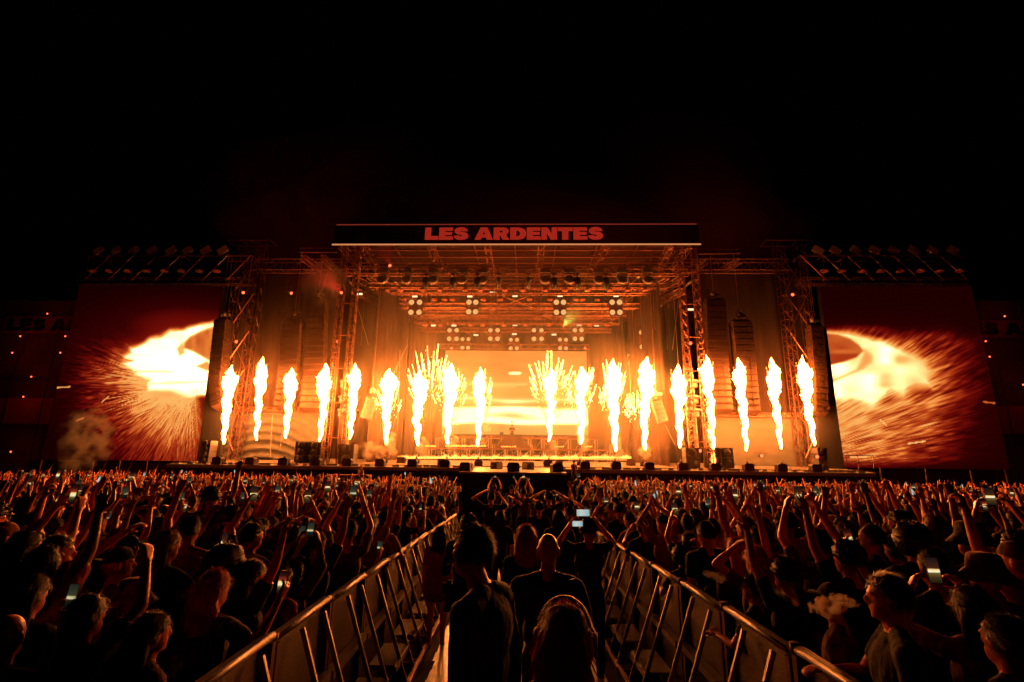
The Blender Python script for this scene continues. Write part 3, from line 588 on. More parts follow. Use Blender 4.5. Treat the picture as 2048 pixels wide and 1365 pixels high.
# blinders
mbh = MB(); mbh.lathe((0, 0, 0), [(.17, 0), (.2, .03), (.2, .2), (.1, .26)], 14, Matrix.Rotation(R(90), 3, 'X').inverted()); bl_can = mbh.mesh('lamp_can', MT['black'])
mbh = MB(); mbh.lathe((0, -.005, 0), [(.165, 0), (.1, -.03), (.02, -.04)], 14, Matrix.Rotation(R(90), 3, 'X').inverted()); bl_len = mbh.mesh('lens', MT['blinder'])
def blinder(xs, ys, Y, label, rz=0, sc=1):
    pts = [P(x, y, Y) for x in xs for y in ys]; c = sum(pts, Vector())/len(pts); r = tag(empty('blinder_light', c, rz), label, 'stage light', 'round blinder clusters under the roof')
    hw = (max(p.x for p in pts)-min(p.x for p in pts))/2; hh = (max(p.z for p in pts)-min(p.z for p in pts))/2
    for sx in (-1, 1):
        for sz in ((-1, 1) if hh > .01 else (0,)):
            for nme, me in (('lamp_can', bl_can), ('lens', bl_len)): o = bpy.data.objects.new(nme, me); COL.objects.link(o); o.parent = r; o.location = (sx*hw, 0, sz*hh); o.scale = (sc,)*3
    mb = MB(); mb.box((0, .12, 0), (hw*2+.5, .08, hh*2+.5 if hh else .3)); mb.rod((0, .1, hh+.2), (0, .1, hh+.7), .03, 4); o = mb.build('frame', MT['darksteel'], r)
n = 0
for xs, ys, Y, sc in (((823, 838), (605, 625), 42, 1.45), ((938, 951), (605, 624), 42, 1.45), ((1113, 1127), (605, 625), 42, 1.45), ((1225, 1239), (605, 625), 42, 1.45),
    ((899, 913), (661, 678), 45.8, 1.3), ((981, 995), (661, 678), 45.8, 1.3), ((1068, 1083), (661, 678), 45.8, 1.3), ((1150, 1163), (661, 678), 45.8, 1.3),
    ((925, 936), (679, 696), 48.5, 1.15), ((1022, 1034), (680, 697), 48.5, 1.15), ((1120, 1132), (680, 697), 48.5, 1.15)):
    n += 1; blinder(xs, ys, Y, f'lit round blinder lamps under the roof, {ordn(n)} cluster counting rows from top left', 0, sc)
for q, (xs, ys, Y, rz) in enumerate((((765, 776), (674, 693), 42, .7), ((789, 799), (706, 724), 44, .7), ((1283, 1294), (664, 693), 42, -.7), ((1259, 1269), (710, 726), 44, -.7))):
    blinder(xs, ys, Y, f'round blinder cluster on the {"left" if q < 2 else "right"} side truss, {"upper" if q % 2 == 0 else "lower"} one', rz, 1.15)
mbh = MB(); mbh.box((0, 0, 0), (.5, .12, .2)); wl_b = mbh.mesh('lamp_body', MT['black']); mbh = MB(); mbh.box((0, -.07, 0), (.44, .02, .15)); wl_l = mbh.mesh('lens', MT['whitelamp'])
mbh = MB(); mbh.rod((0, .05, .1), (0, .05, .5), .025, 4); wl_c = mbh.mesh('clamp', MT['darksteel'])
for i, (x, y, Y) in enumerate(((830, 594, 42), (940, 594, 42), (985, 586, 41.4), (1030, 593, 42), (1120, 593, 42), (1232, 593, 42), (867, 652, 45.5), (908, 652, 45.5), (1030, 651, 45.5), (1158, 651, 45.5), (1193, 652, 45.5), (952, 671, 47), (1029, 669, 47), (1108, 670, 47), (720, 589, 39), (1381, 620, 39))):
    r = tag(empty('strobe_light', P(x, y, Y)), f'small white strobe bar under the roof, {ordn(i+1)} counting rows from top left', 'stage light', 'white strobe bars under the roof')
    for nme, me in (('lamp_body', wl_b), ('lens', wl_l), ('clamp', wl_c)): o = bpy.data.objects.new(nme, me); COL.objects.link(o); o.parent = r
# red beacons
mbh = MB(); mbh.lathe((0, 0, 0), [(.1, 0), (.14, .03), (.14, .25), (.06, .3)], 10, Matrix.Rotation(R(-90), 3, 'X')); rb = mbh.mesh('lamp_body', MT['black'])
mbh = MB(); mbh.lathe((0, -.02, 0), [(.12, 0), (.1, -.06), (.02, -.09)], 10, Matrix.Rotation(R(-90), 3, 'X')); rl = mbh.mesh('lens', MT['redlamp']); mbh = MB(); mbh.rod((-.5, .1, .2), (.5, .1, .2), .025, 4); mbh.rod((0, .1, 0), (0, .1, .2), .025, 4); rc = mbh.mesh('bracket', MT['darksteel'])
rd = ((487, 586, 39.5, 'on the left screen tower, upper'), (583, 587, 40.4, 'high on the left scrim'), (683, 586, 37.6, 'high on the left stage tower'), (473, 684, 39.4, 'on the left screen tower, lower'), (675, 684, 38.8, 'low on the left stage tower'), (780, 532, 38.3, 'under the banner at the left end of the front truss'), (1381, 687, 37.6, 'on the right stage tower'), (1585, 590, 39.5, 'on the right screen tower'), (1170, 697, 49.7, 'on the top edge of the central screen, right end'), (903, 697, 49.7, 'on the top edge of the central screen, left end'), (1400, 902, 38, 'low behind the right bass stack'), (1523, 912, 38.5, 'on the deck below the seventeenth flame'), (1634, 914, 37.2, 'at the foot of the right end speaker stack'),
 (95, 628, 52, 'above the name sign on the left building'), (41, 673, 52, 'at the lower left of the sign on the left building'), (131, 673, 52, 'at the lower right of the sign on the left building'), (25, 706, 52, 'at the left edge of the left building, upper'), (121, 706, 52, 'on the left building beside the video wall'), (63, 754, 52, 'in the middle of the left building'), (47, 794, 52, 'just above the red fascia of the left building'), (22, 904, 52, 'low at the left edge of the picture'), (2009, 633, 52, 'above the name sign on the right building'), (1971, 683, 52, 'on the right building beside the video wall, upper'), (1979, 714, 52, 'on the right building beside the video wall, lower'), (2046, 770, 52, 'at the right edge of the picture'))
for x, y, Y, l in rd:
    r = tag(empty('red_lamp', P(x, y, Y)), 'small glowing red lamp '+l, 'lamp', 'small red lamps'); r.scale = (.95,)*3
    if Y > 50: r.scale = (.7,)*3
    if Y > 50:
        pl = bpy.data.lights.new('red_lamp_light', 'POINT'); pl.energy = 7; pl.color = (1, .07, .03); pl.shadow_soft_size = .1; ol = bpy.data.objects.new('red_lamp_light', pl); COL.objects.link(ol); ol.parent = r; ol.location = (0, -1.4, .3)
    for nme, me in (('lamp_body', rb), ('lens', rl), ('bracket', rc)): o = bpy.data.objects.new(nme, me); COL.objects.link(o); o.parent = r
# the red and green beams come from real spot lamps in the haze
def spot(px, py, Y, tx, ty, TY, colr, e, ang, name, label):
    l = bpy.data.lights.new(name, 'SPOT'); l.energy = e; l.color = colr; l.spot_size = R(ang); l.spot_blend = .6; l.shadow_soft_size = .08
    o = bpy.data.objects.new(name, l); COL.objects.link(o); p = P(px, py, Y); o.location = p; o.rotation_euler = (P(tx, ty, TY)-p).to_track_quat('-Z', 'Y').to_euler()
    return o
spot(683, 586, 37.2, 640, 548, 37, (1, .01, .02), 750, 60, 'red_spot_beam', '')
spot(781, 532, 37.9, 770, 505, 37.5, (1, .02, .03), 1200, 60, 'red_spot_beam', '')
spot(583, 587, 40, 583, 570, 39, (1, .02, .03), 500, 70, 'red_spot_beam', '')
spot(1125, 656, 44, 1158, 610, 41, (.5, .8, .12), 1100, 40, 'green_spot_beam', '')
# followspot platforms on the stage towers
for side, x, sgn in (('left', 690, 1), ('right', 1388, -1)):
    r = tag(empty('lamp_tower', (P(x, 900, 40).x, 40, deckz(40))), f'narrow scaffold with lamps and shelves before the {side} stage tower', 'lamp tower'); bpy.context.view_layer.update()
    X = r.location.x; zt = P(x, 745, 40).z; mb = MB(); truss(mb, (X, 40.1, r.location.z), (X, 40.1, zt+.3), .55, .55, .035); part(mb, 'mast', MT['alu'], r)
    for py in (765, 796, 822):
        z = P(x, py, 40).z; mb = MB(); mb.lathe((X, 40, z), [(.2, .25), (.8, .1), (.85, 0), (.8, -.05), (.1, -.05)], 14); part(mb, 'shelf', MT['pale'], r)
        for dx in (-.45, .25): mb = MB(); mb.lathe((X+dx, 39.7, z-.5), [(.1, 0), (.2, .1), (.2, .4), (.08, .5)], 9); mb.box((X+dx, 39.75, z-.2), (.5, .1, .5)); part(mb, 'lamp_head', MT['pale'], r)

# ------------------------------------------------------------------ riser, booth, DJ
def riser(x0, x1, ytop, ybot, Y, Y2, label, n):
    a, b_ = P(x0, ytop, Y).x, P(x1, ytop, Y).x; z1 = P(1030, ytop, Y).z; z0 = deckz(Y)
    r = tag(empty('riser', ((a+b_)/2, Y, z0)), label, 'platform'); bpy.context.view_layer.update()
    mb = MB(); mb.box(((a+b_)/2, (Y+Y2)/2, z1-.06), (b_-a, Y2-Y, .12)); part(mb, 'platform_deck', MT['darksteel'], r)
    for i in range(n+1):
        x = a+(b_-a)*i/n; mb = MB(); mb.rod((x, Y+.05, z0), (x, Y+.05, z1-.1), .045, 5); mb.rod((x+.22, Y+.05, z0), (x+.22, Y+.05, z1-.1), .03, 5); part(mb, 'leg', MT['alu'], r)
    mb = MB()
    for i in range(n): x = a+(b_-a)*i/n; mb.rod((x, Y+.1, z0+.1), (x+(b_-a)/n, Y+.1, z1-.15), .025, 4)
    part(mb, 'bracing', MT['alu'], r); return z1
za = riser(858, 1215, 897, 914, 45, 48, 'lower scaffold platform across the middle of the stage', 14)
zb_ = riser(872, 1190, 875, 895, 47.2, 48.3, 'upper scaffold platform in front of the central screen', 12)
zdj = riser(985, 1065, 887, 900, 48.45, 49.8, 'small lower platform behind the booth where the performer stands', 2)
mb = MB(); A = [P(x, y, 46.9) for x, y in ((1008, 876), (1040, 876), (1072, 905), (1062, 912), (1028, 900), (995, 912), (985, 905))]
mb.prism([(v.x, v.z) for v in A], 46.6, 46.9); tag(mb.build('booth_cloth', MT['drape']), 'dark spread cloth hung in front of the performer booth', 'cloth')
bt = tag(empty('booth', P(1024, 872, 47.85)), 'performer booth table in the centre of the upper platform', 'table'); bpy.context.view_layer.update()
zq = P(1024, 872, 48).z; xq = P(1024, 872, 48).x
mb = MB(); mb.box((xq, 47.85, zq), (4.2, .7, .1)); part(mb, 'table_top', MT['blackbox'], bt)
for x in (-1.9, 1.9): mb = MB(); mb.rod((xq+x, 47.85, zb_), (xq+x, 47.85, zq-.05), .05, 5); part(mb, 'leg', MT['alu'], bt)
mb = MB(); mb.box((P(1003, 872, 48).x, 48, zq+.2), (.35, .3, .26)); mb.box((P(1003, 872, 48).x, 47.84, zq+.2), (.25, .02, .18)); tag(mb.build('mixer_case', MT['black']), 'small black case on the booth, left of the performer', 'case')
mb = MB(); mb.rod(P(1024, 892, 49.5), P(1024, 842, 49.5), .025, 5); mb.lathe(P(1024, 845, 49.5), [(.02, -.1), (.1, 0), (.1, .06), (.02, .16)], 8); tag(mb.build('microphone_stand', MT['black']), 'tall thin stand behind the performer on the upper platform', 'stand')
# side buildings
for side, xs in (('left', (-60, 150)), ('right', (1950, 2120))):
    Y = 53; X0, X1 = P(xs[0], 700, Y).x, P(xs[1], 700, Y).x
    if side == 'left': X0 -= 12
    else: X1 += 12
    r = tag(empty('side_building', ((X0+X1)/2, Y, 0)), f'dark four storey scaffold building beyond the {side} video wall', 'building'); bpy.context.view_layer.update()
    xm = 80 if side == 'left' else 2000; zz = lambda y: P(xm, y, Y).z
    mb = MB(); mb.box(((X0+X1)/2, Y+3, (zz(600)-.5)/2), (X1-X0, 5.6, zz(600)+.5)); part(mb, 'wall', MT['container'], r)
    for y0, y1, m in ((632, 668, MT['container']), (708, 753, MT['container']), (797, 848, MT['band'])) if side == 'left' else ((640, 676, MT['container']), (720, 766, MT['container']), (812, 868, MT['band'])):
        mb = MB(); mb.box(((X0+X1)/2, Y+.05, (zz(y0)+zz(y1))/2), (X1-X0+.2, .3, zz(y0)-zz(y1))); part(mb, 'fascia', m, r)
    y0, y1 = (634, 668) if side == 'left' else (642, 676)
    sx = (P(12, 650, Y).x, P(215, 650, Y).x) if side == 'left' else (P(1900, 650, Y).x, P(2150, 650, Y).x)
    mb = MB(); mb.box(((sx[0]+sx[1])/2, Y-.15, (zz(y0)+zz(y1))/2), (sx[1]-sx[0], .06, zz(y0)-zz(y1))); sg = part(mb, 'sign', mat('dull_red_sign', (.3, .07, .05), .8), r)
    me = lettering('LES ARDENTES', sx[0]+.4, (P(330, 650, Y).x if side == 'left' else P(2250, 650, Y).x), zz(y1-5), zz(y0+5), Y-.2, MT['black'])
    o = bpy.data.objects.new('lettering', me); COL.objects.link(o); o.parent = sg
    for k in range(6):
        x = X0+(X1-X0)*(k+.5)/6; mb = MB(); mb.rod((x, Y-.3, -.4), (x, Y-.3, zz(610)), .06, 5); part(mb, 'scaffold_pole', MT['darksteel'], r)
# railing at the right end of the stage, small platform left
r = tag(empty('railing', (P(1700, 940, 37).x, 37, zl)), 'open steel railing at the right end of the stage', 'railing'); bpy.context.view_layer.update()
for x in (1694, 1718, 1748):
    a = P(x, 938, 37); b_ = P(x-3, 910, 37); mb = MB(); mb.rod(a, b_, .03, 5); part(mb, 'post', MT['alu'], r)
mb = MB()
for y in (911, 924): mb.rod(P(1691, y, 37), P(1746, y, 37), .025, 5)
part(mb, 'rail', MT['alu'], r)
mb = MB(); mb.box(P(700, 951, 34.5), (2.6, 1, .08)); mb.box(P(700, 951, 34.5)-Vector((0, -.2, .9)), (.1, .1, 1.7)); tag(mb.build('camera_platform', MT['darksteel']), 'small low platform before the stage left of the catwalk', 'platform')
# ------------------------------------------------------------------ flames
FL = [(463, 731, 446, 888, 40), (525, 713, 512, 881, 34), (583, 737, 572, 877, 38), (652, 727, 641, 882, 40), (712, 727, 700, 878, 36), (779, 738, 771, 889, 46), (840, 741, 834, 890, 46), (902, 727, 895, 888, 44), (961, 735, 957, 892, 38),
      (1103, 735, 1099, 882, 38), (1165, 733, 1161, 888, 44), (1226, 718, 1230, 902, 48), (1293, 713, 1289, 900, 46), (1355, 729, 1361, 896, 42), (1412, 710, 1427, 910, 38), (1477, 716, 1493, 902, 38), (1543, 714, 1561, 898, 36), (1603, 713, 1628, 890, 38)]
mbm = MB(); mbm.box((0, 0, .12), (.45, .45, .24)); mbm.lathe((0, 0, .24), [(.12, 0), (.1, .12), (.06, .2), (.05, .3)], 10); jet_m = mbm.mesh('flame_machine', MT['black'])
mbm = MB(); mbm.lathe((0, 0, .5), [(.05, 0), (.055, .05), (.04, .07)], 10); jet_n = mbm.mesh('nozzle', MT['alu'])
def flame(x1, y1, x0, y0, w, Y, idx):
    a, b = P(x0, y0, Y), P(x1, y1, Y); L = (b-a).length; W = w/1024*Y*.40; n = 96; m = 22; vs = []
    ax = (b-a).normalized(); sd = idx*13.7
    u = Vector((1, 0, 0)); u = (u-ax*u.dot(ax)).normalized(); v = ax.cross(u)
    neck = RNG.uniform(.45, .68); bl = RNG.uniform(.68, .84); bw_ = RNG.uniform(.12, .2); ba = RNG.uniform(.14, .28); sway = RNG.uniform(.1, .3)
    for i in range(n+1):
        t = i/n
        r = W*(.10+.60*t**.7 + ba*math.exp(-((t-bl)/bw_)**2) - .13*math.exp(-((t-neck)/.05)**2))
        if t > .8: r *= max(0, 1-((t-.8)/.2)**1.35)
        r = max(r, .003)
        c = a+(b-a)*t+u*(W*sway*math.sin(t*(6+sway*9)+sd)*t*(1-t)*2+.06*math.sin(t*31+sd))
        for j in range(m):
            th = 2*math.pi*j/m; d = u*math.cos(th)+v*math.sin(th); q = c+d*r
            k = mnoise.noise(q*2.2+Vector((sd, 0, 0)))*.22+mnoise.noise(q*6+Vector((0, sd, 0)))*.42+mnoise.noise(q*13)*.5
            q = c+d*(r*(1+.72*k*min(1, (1.02-t)*5)))+ax*(k*.2)
            vs.append(q)
    mb = MB(); mb.add(vs, [(i*m+j, i*m+(j+1) % m, (i+1)*m+(j+1) % m, (i+1)*m+j) for i in range(n) for j in range(m)]+[tuple(range(m-1, -1, -1)), tuple(range(n*m, n*m+m))], 0, True)
    for k in range(40):   # torn off flamelets along the edges
        t = RNG.uniform(.03, .93); s = RNG.choice((-1, 1)); c = a+(b-a)*t+u*s*(W*(.25+.75*t)*RNG.uniform(.7, .95)); q = RNG.uniform(.03, .06)
        mb.lathe(c, [(.004, -q*1.5), (q*.7, -q*.4), (q*.6, q*.5), (.004, q*2)], 5, mi=1)
    r_ = tag(empty('flame_jet', (a.x, Y, deckz(Y))), f'tall white hot flame column, {ordn(idx)} from the left of eighteen', 'flame', 'flame jets along the stage front'); bpy.context.view_layer.update()
    part(mb, 'flame', [MT['flame'], MT['lowflame']], r_)
    g = tag(empty('flame_machine', (a.x+(a.x-b.x)*.25, Y, deckz(Y)), 0), f'small black flame machine under the {ordn(idx)} flame', 'flame machine', 'flame machines on the deck')
    for me, nme in ((jet_m, 'housing'), (jet_n, 'nozzle')): o = bpy.data.objects.new(nme, me); COL.objects.link(o); o.parent = g
for i, f in enumerate(FL): flame(*f, 38.2 if not 5 <= i <= 12 else 39.4, i+1)
mb = MB(); c = P(1427, 922, 38)
mb.lathe(c, [(.01, -.35), (.14, -.2), (.2, .1), (.12, .35), (.16, .45), (.01, .8)], 8); tag(mb.build('small_flame', MT['lowflame']), 'small flame tongue just above the deck under the fifteenth flame', 'flame')
# spark fountains
def fountain(x0, y0, n, spread, top, Y, label, lo=-1, hi=1):
    a = P(x0, y0, Y); r = tag(empty('spark_fountain', a), label, 'firework', 'spark fountains round the inner flames'); bpy.context.view_layer.update()
    for k in range(n):
        mt = MB(); s = RNG.uniform(lo, hi); h = RNG.uniform(.62, 1)*(1-.18*s*s); e = P(x0+spread*s*RNG.uniform(.85, 1.1), y0-top*h, Y+RNG.uniform(-.8, .8)); pr = None
        for i in range(21):
            t = i/20; q = a.lerp(e, t); q.x += (e.x-a.x)*.25*(t*t-t)+.05*mnoise.noise(Vector((t*9, k, x0)))*(1-.3*t)
            if pr is not None and t > .34:
                tip = t > .8; rr = .007+.008*t; mt.rod(pr, q, rr*(1.9 if tip else 1)*RNG.uniform(.5, 1.3), 4, rr*(2.1 if tip else 1.1)*RNG.uniform(.5, 1.3), mi=1 if tip else 0)
            if t > .62 and t < 1 and RNG.random() < .6:
                c = q+Vector((RNG.normal(0, .08), 0, RNG.normal(0, .1))); mt.lathe(c, [(.004, -.04), (.02, 0), (.004, .05)], 4, mi=1)
            pr = q
        part(mt, 'spark_trail', [MT['trail'], MT['spark']], r)
fountain(779, 880, 26, 32, 125, 39.0, 'short spark fan around the sixth flame')
fountain(858, 885, 46, 46, 205, 39.8, 'tall wide spark fan around the seventh flame')
fountain(900, 885, 24, 36, 165, 39.8, 'spark fan behind the eighth flame')
fountain(965, 885, 22, 26, 150, 39.8, 'narrow spark fan around the ninth flame')
fountain(1103, 880, 44, 46, 182, 39.8, 'tall wide spark fan around the tenth flame')
fountain(1167, 880, 24, 34, 155, 39.8, 'spark fan around the eleventh flame')
fountain(1224, 885, 32, 34, 172, 39.8, 'spark fan around the twelfth flame')
fountain(1284, 885, 34, 34, 118, 39.0, 'short spark fan around the thirteenth flame', -1, .6)
# lines of low fire
def fireline(x0, x1, y, Y, dens, h, label, gaps=0):
    mb = MB(); n = int((x1-x0)*dens)
    for k in range(n):
        x = x0+(x1-x0)*(k+RNG.random())/n
        if gaps and mnoise.noise(Vector((x*.03, y, 0))) < gaps: continue
        c = P(x, y, Y+RNG.uniform(-.1, .1)); q = h*(.5+1.1*abs(mnoise.noise(Vector((x*.05, 3, 0)))))*RNG.uniform(.5, 1.3)
        mb.lathe(c, [(.02, -.03), (.035, 0), (.04, q*.4), (.004, q)], 5)
        if RNG.random() < .5: mb.rod(c, c+Vector((RNG.normal(0, .15), 0, q*1.5)), .015, 3, .003)
    if not gaps: mb.box(P((x0+x1)/2, y, Y)+Vector((0, 0, -.02)), ((P(x1, y, Y)-P(x0, y, Y)).x, .05, .03))
    tag(mb.build('fire_line', MT['lowflame']), label, 'flame')
fireline(796, 1262, 917, 42.5, 1.5, .26, 'long line of low flames across the stage floor')
fireline(850, 975, 893, 45.4, 1.1, .12, 'low flames on the left part of the lower platform', -.12)
fireline(1000, 1185, 894, 45.4, .6, .12, 'scattered low flames on the right part of the lower platform', .05)

# ------------------------------------------------------------------ smoke
def smoke_vol(name, pts, dens, label, colr=(.9, .8, .7), nscale=2.0, thr=.42, fall=0):
    """puffs: closed blobs with drifting density; pts = (centre, radii)"""
    m = bpy.data.materials.new(name); m.use_nodes = True; nt = m.node_tree; nt.nodes.clear()
    v = nt.nodes.new('ShaderNodeVolumePrincipled'); v.inputs['Color'].default_value = (*colr, 1); v.inputs['Anisotropy'].default_value = .2
    o_ = nt.nodes.new('ShaderNodeOutputMaterial'); nt.links.new(v.outputs[0], o_.inputs['Volume'])
    tc = nt.nodes.new('ShaderNodeTexCoord'); n = nt.nodes.new('ShaderNodeTexNoise'); n.inputs['Scale'].default_value = nscale; n.inputs['Detail'].default_value = 4
    mr = nt.nodes.new('ShaderNodeMapRange'); mr.inputs['From Min'].default_value = thr; mr.inputs['From Max'].default_value = thr+.22; mr.inputs['To Max'].default_value = dens
    nt.links.new(tc.outputs['Object'], n.inputs['Vector']); nt.links.new(n.outputs['Fac'], mr.inputs['Value']); nt.links.new(mr.outputs[0], v.inputs['Density'])
    if fall: m.cycles.volume_step_rate = .3
    if fall:   # thins out towards the rim
        s1 = nt.nodes.new('ShaderNodeVectorMath'); s1.operation = 'SUBTRACT'; s1.inputs[1].default_value = (.5, .5, .5); s2 = nt.nodes.new('ShaderNodeVectorMath'); s2.operation = 'LENGTH'; m3 = nt.nodes.new('ShaderNodeMapRange'); m3.inputs['From Min'].default_value = .5; m3.inputs['From Max'].default_value = .05; m4 = nt.nodes.new('ShaderNodeMath'); m4.operation = 'MULTIPLY'
        nt.links.new(tc.outputs['Generated'], s1.inputs[0]); nt.links.new(s1.outputs[0], s2.inputs[0]); nt.links.new(s2.outputs['Value'], m3.inputs['Value']); nt.links.new(m3.outputs[0], m4.inputs[0]); nt.links.new(mr.outputs[0], m4.inputs[1]); nt.links.new(m4.outputs[0], v.inputs['Density'])
    bm = bmesh.new()
    for c, r in pts:
        r = (r, r, r) if not isinstance(r, tuple) else r
        bmesh.ops.create_icosphere(bm, subdivisions=3, radius=1, matrix=Matrix.Translation(c) @ Matrix.Diagonal((*r, 1)))
    me = bpy.data.meshes.new(name); bm.to_mesh(me); bm.free()
    # fuse the puffs into one closed skin
    o = bpy.data.objects.new(name, me); COL.objects.link(o); md = o.modifiers.new('r', 'REMESH'); md.mode = 'VOXEL'; md.voxel_size = max(.02, min(.3, (r[0] if isinstance(r, tuple) else r)/6))
    bpy.context.view_layer.update(); me2 = bpy.data.meshes.new_from_object(o.evaluated_get(bpy.context.evaluated_depsgraph_get())); o.modifiers.clear(); o.data = me2
    nv = len(me2.vertices); a = np.empty(nv*3); me2.vertices.foreach_get('co', a)
    rr = (r[0] if isinstance(r, tuple) else r)
    for i in range(nv):
        p = Vector(a[3*i:3*i+3]); a[3*i:3*i+3] = p+mnoise.noise_vector(p*(1.1/rr))*rr*.3+mnoise.noise_vector(p*(2.8/rr))*rr*.13
    me2.vertices.foreach_set('co', a); me2.materials.clear(); me2.materials.append(m); me2.update()
    return tag(o, label, 'smoke', kind='stuff')
k = 40/1024
smoke_vol('smoke', [(P(172, 893, 36.5), (2.3, .9, 1.5)), (P(190, 872, 36.5), (1.6, .8, 1.5)), (P(150, 925, 36.5), (1.4, .8, 1.6)), (P(165, 850, 36.5), (1.9, .8, 1.5)), (P(132, 948, 36.5), (.8, .6, .8))], 1.5, 'cream smoke drifting before the left video wall', colr=(1, .85, .6), nscale=1.25, thr=.45, fall=1)
for i, (x, y0, y1, w) in enumerate(((783, 870, 916, 12), (846, 880, 914, 13), (906, 870, 912, 11), (971, 800, 912, 10), (1103, 876, 912, 13), (1165, 850, 912, 13), (1233, 880, 916, 14), (1291, 892, 915, 12))):
    pts = []; n = 5
    for q in range(n):
        t = q/(n-1); pts.append((P(x+4*math.sin(q*2.1+i), y1+(y0-y1)*t, 38.9 if i in (0, 7) else 39.9), (w*(.5+.4*math.sin(math.pi*t)))*k))
    smoke_vol('smoke', pts, 1.3, f'pale smoke plume rising below the {ordn(i+6 if i < 4 else i+6)} flame', nscale=2.2, thr=.4)
smoke_vol('smoke', [(P(x, y, 38.6), r*k) for x, y, r in ((725, 893, 10), (742, 898, 14), (760, 903, 13), (735, 908, 12))], 1.2, 'low smoke cloud on the deck left of the sixth flame', nscale=1.6, thr=.42)
smoke_vol('smoke', [(P(x, y, 4), r*4/1024) for x, y, r in ((1412, 1146, 7), (1425, 1152, 9), (1440, 1160, 8), (1448, 1156, 6))], 6, 'faint wisp of smoke over the crowd behind the right barrier', nscale=14, thr=.42)
smoke_vol('smoke', [(P(x, y, 3.4), r*3.4/1024) for x, y, r in ((1545, 1172, 7), (1560, 1188, 9), (1575, 1198, 9), (1592, 1210, 8))], 8, 'faint wisp of smoke left of the exhaling person', nscale=16, thr=.42)
def smoke_layer(c, r, dens, colr, label, seed):
    """a soft-edged cloud layer of even density with an uneven outline"""
    bm = bmesh.new(); bmesh.ops.create_icosphere(bm, subdivisions=4, radius=1)
    for v in bm.verts:
        k = 1+.28*mnoise.noise(v.co*1.6+Vector((seed, 0, 0)))+.12*mnoise.noise(v.co*4+Vector((0, seed, 0))); v.co = Vector((v.co.x*r[0]*k, v.co.y*r[1]*k, v.co.z*r[2]*k))+c
    me = bpy.data.meshes.new('smoke'); bm.to_mesh(me); bm.free()
    m = bpy.data.materials.new('smoke_layer'); m.use_nodes = True; nt = m.node_tree; nt.nodes.clear(); v = nt.nodes.new('ShaderNodeVolumePrincipled'); o_ = nt.nodes.new('ShaderNodeOutputMaterial')
    v.inputs['Color'].default_value = (*colr, 1); v.inputs['Density'].default_value = dens; nt.links.new(v.outputs[0], o_.inputs['Volume']); me.materials.append(m)
    o = bpy.data.objects.new('smoke', me); COL.objects.link(o); return tag(o, label, 'smoke', kind='stuff')
for q, (x, y, rx, rz_, nm) in enumerate(((1050, 430, 27, 10, 'outermost'), (1030, 440, 22, 8.2, 'outer'), (1070, 455, 17.5, 6.6, 'middle'), (1090, 465, 13, 5.2, 'inner'), (1110, 475, 9, 4, 'innermost'))):
    smoke_layer(P(x, y, 40.5), (rx, 5.2-.5*q, rz_), .0042, (.9, .16, .08), f'faint dark red smoke above the stage roof, {nm} layer', q*5.3)
smoke_vol('smoke', [(P(655, 565, 37.6), (2.6, 1.5, 2.2))], .2, 'red lit smoke beside the top of the left stage tower', nscale=.5, thr=.3, fall=1)
smoke_vol('smoke', [(P(1150, 630, 43), (1.8, 1.2, 2.0))], .25, 'green lit smoke around the green beam under the roof', nscale=.8, thr=.3, fall=1)
smoke_vol('smoke', [(P(1032, 800, 38.6), (27, 4.6, 8.5))], .03, 'thin glowing smoke hanging around the row of flames', colr=(.8, .6, .4), nscale=.25, thr=.3, fall=1)
# haze held inside the stage, and the air of the whole place
def haze_box(name, lo, hi, dens, colr, label, kind='stuff', an=.3):
    m = bpy.data.materials.new(name); m.use_nodes = True; nt = m.node_tree; nt.nodes.clear(); v = nt.nodes.new('ShaderNodeVolumePrincipled'); o_ = nt.nodes.new('ShaderNodeOutputMaterial')
    v.inputs['Color'].default_value = (*colr, 1); v.inputs['Density'].default_value = dens; v.inputs['Anisotropy'].default_value = an; nt.links.new(v.outputs[0], o_.inputs['Volume'])
    c = (Vector(lo)+Vector(hi))/2; mb = MB(); mb.box(c, Vector(hi)-Vector(lo)); return tag(mb.build(name, m), label, 'haze', kind=kind)
haze_box('stage_haze', (P(720, 700, 40).x, 37.3, zr+.1), (P(1350, 700, 40).x, 50.15, bz0-.3), .0105, (.62, .85, .75), 'glowing haze filling the stage')
if 0: haze_box('haze', (-170, -12, -1.6), (170, 62, 40), .0003, (.9, .3, .2), 'thin smoky night air')
# ------------------------------------------------------------------ people
def hand_caps(wr, d, n, curl, spread, side):
    """palm, four fingers and a thumb as tapered capsules; d = finger direction, n = palm normal"""
    d = d.normalized(); n = (n-d*n.dot(d)).normalized(); s = d.cross(n)*side; out = []
    for i in (-1.3, 0, 1.3): out.append((wr+d*.012+s*i*.012, .017, wr+d*.082+s*i*.019, .0145, 0))
    L = (.068, .08, .074, .056)
    for i in range(4):
        o = (i-1.5); b = wr+d*.085+s*o*.0205; q = (d+s*o*spread*.22); q.normalize(); c1 = curl*.9; p = b; a = 0
        for j, l in enumerate((.45, .32, .25)):
            a += c1*(.55 if j == 0 else .8); dr = (q*math.cos(a)+n*math.sin(a)).normalized(); e = p+dr*L[i]*l; out.append((p, .0105-.001*j, e, .0098-.001*j, 0)); p = e
    p = wr+d*.025-s*.03; dr = (d*.75-s*.75+n*(.25+curl*.5)).normalized(); e = p+dr*.045; out.append((p, .013, e, .0115, 0)); dr = (d*.95-s*.3+n*(.2+curl*.6)).normalized(); out.append((e, .011, e+dr*.035, .0085, 0))
    return out
V = Vector
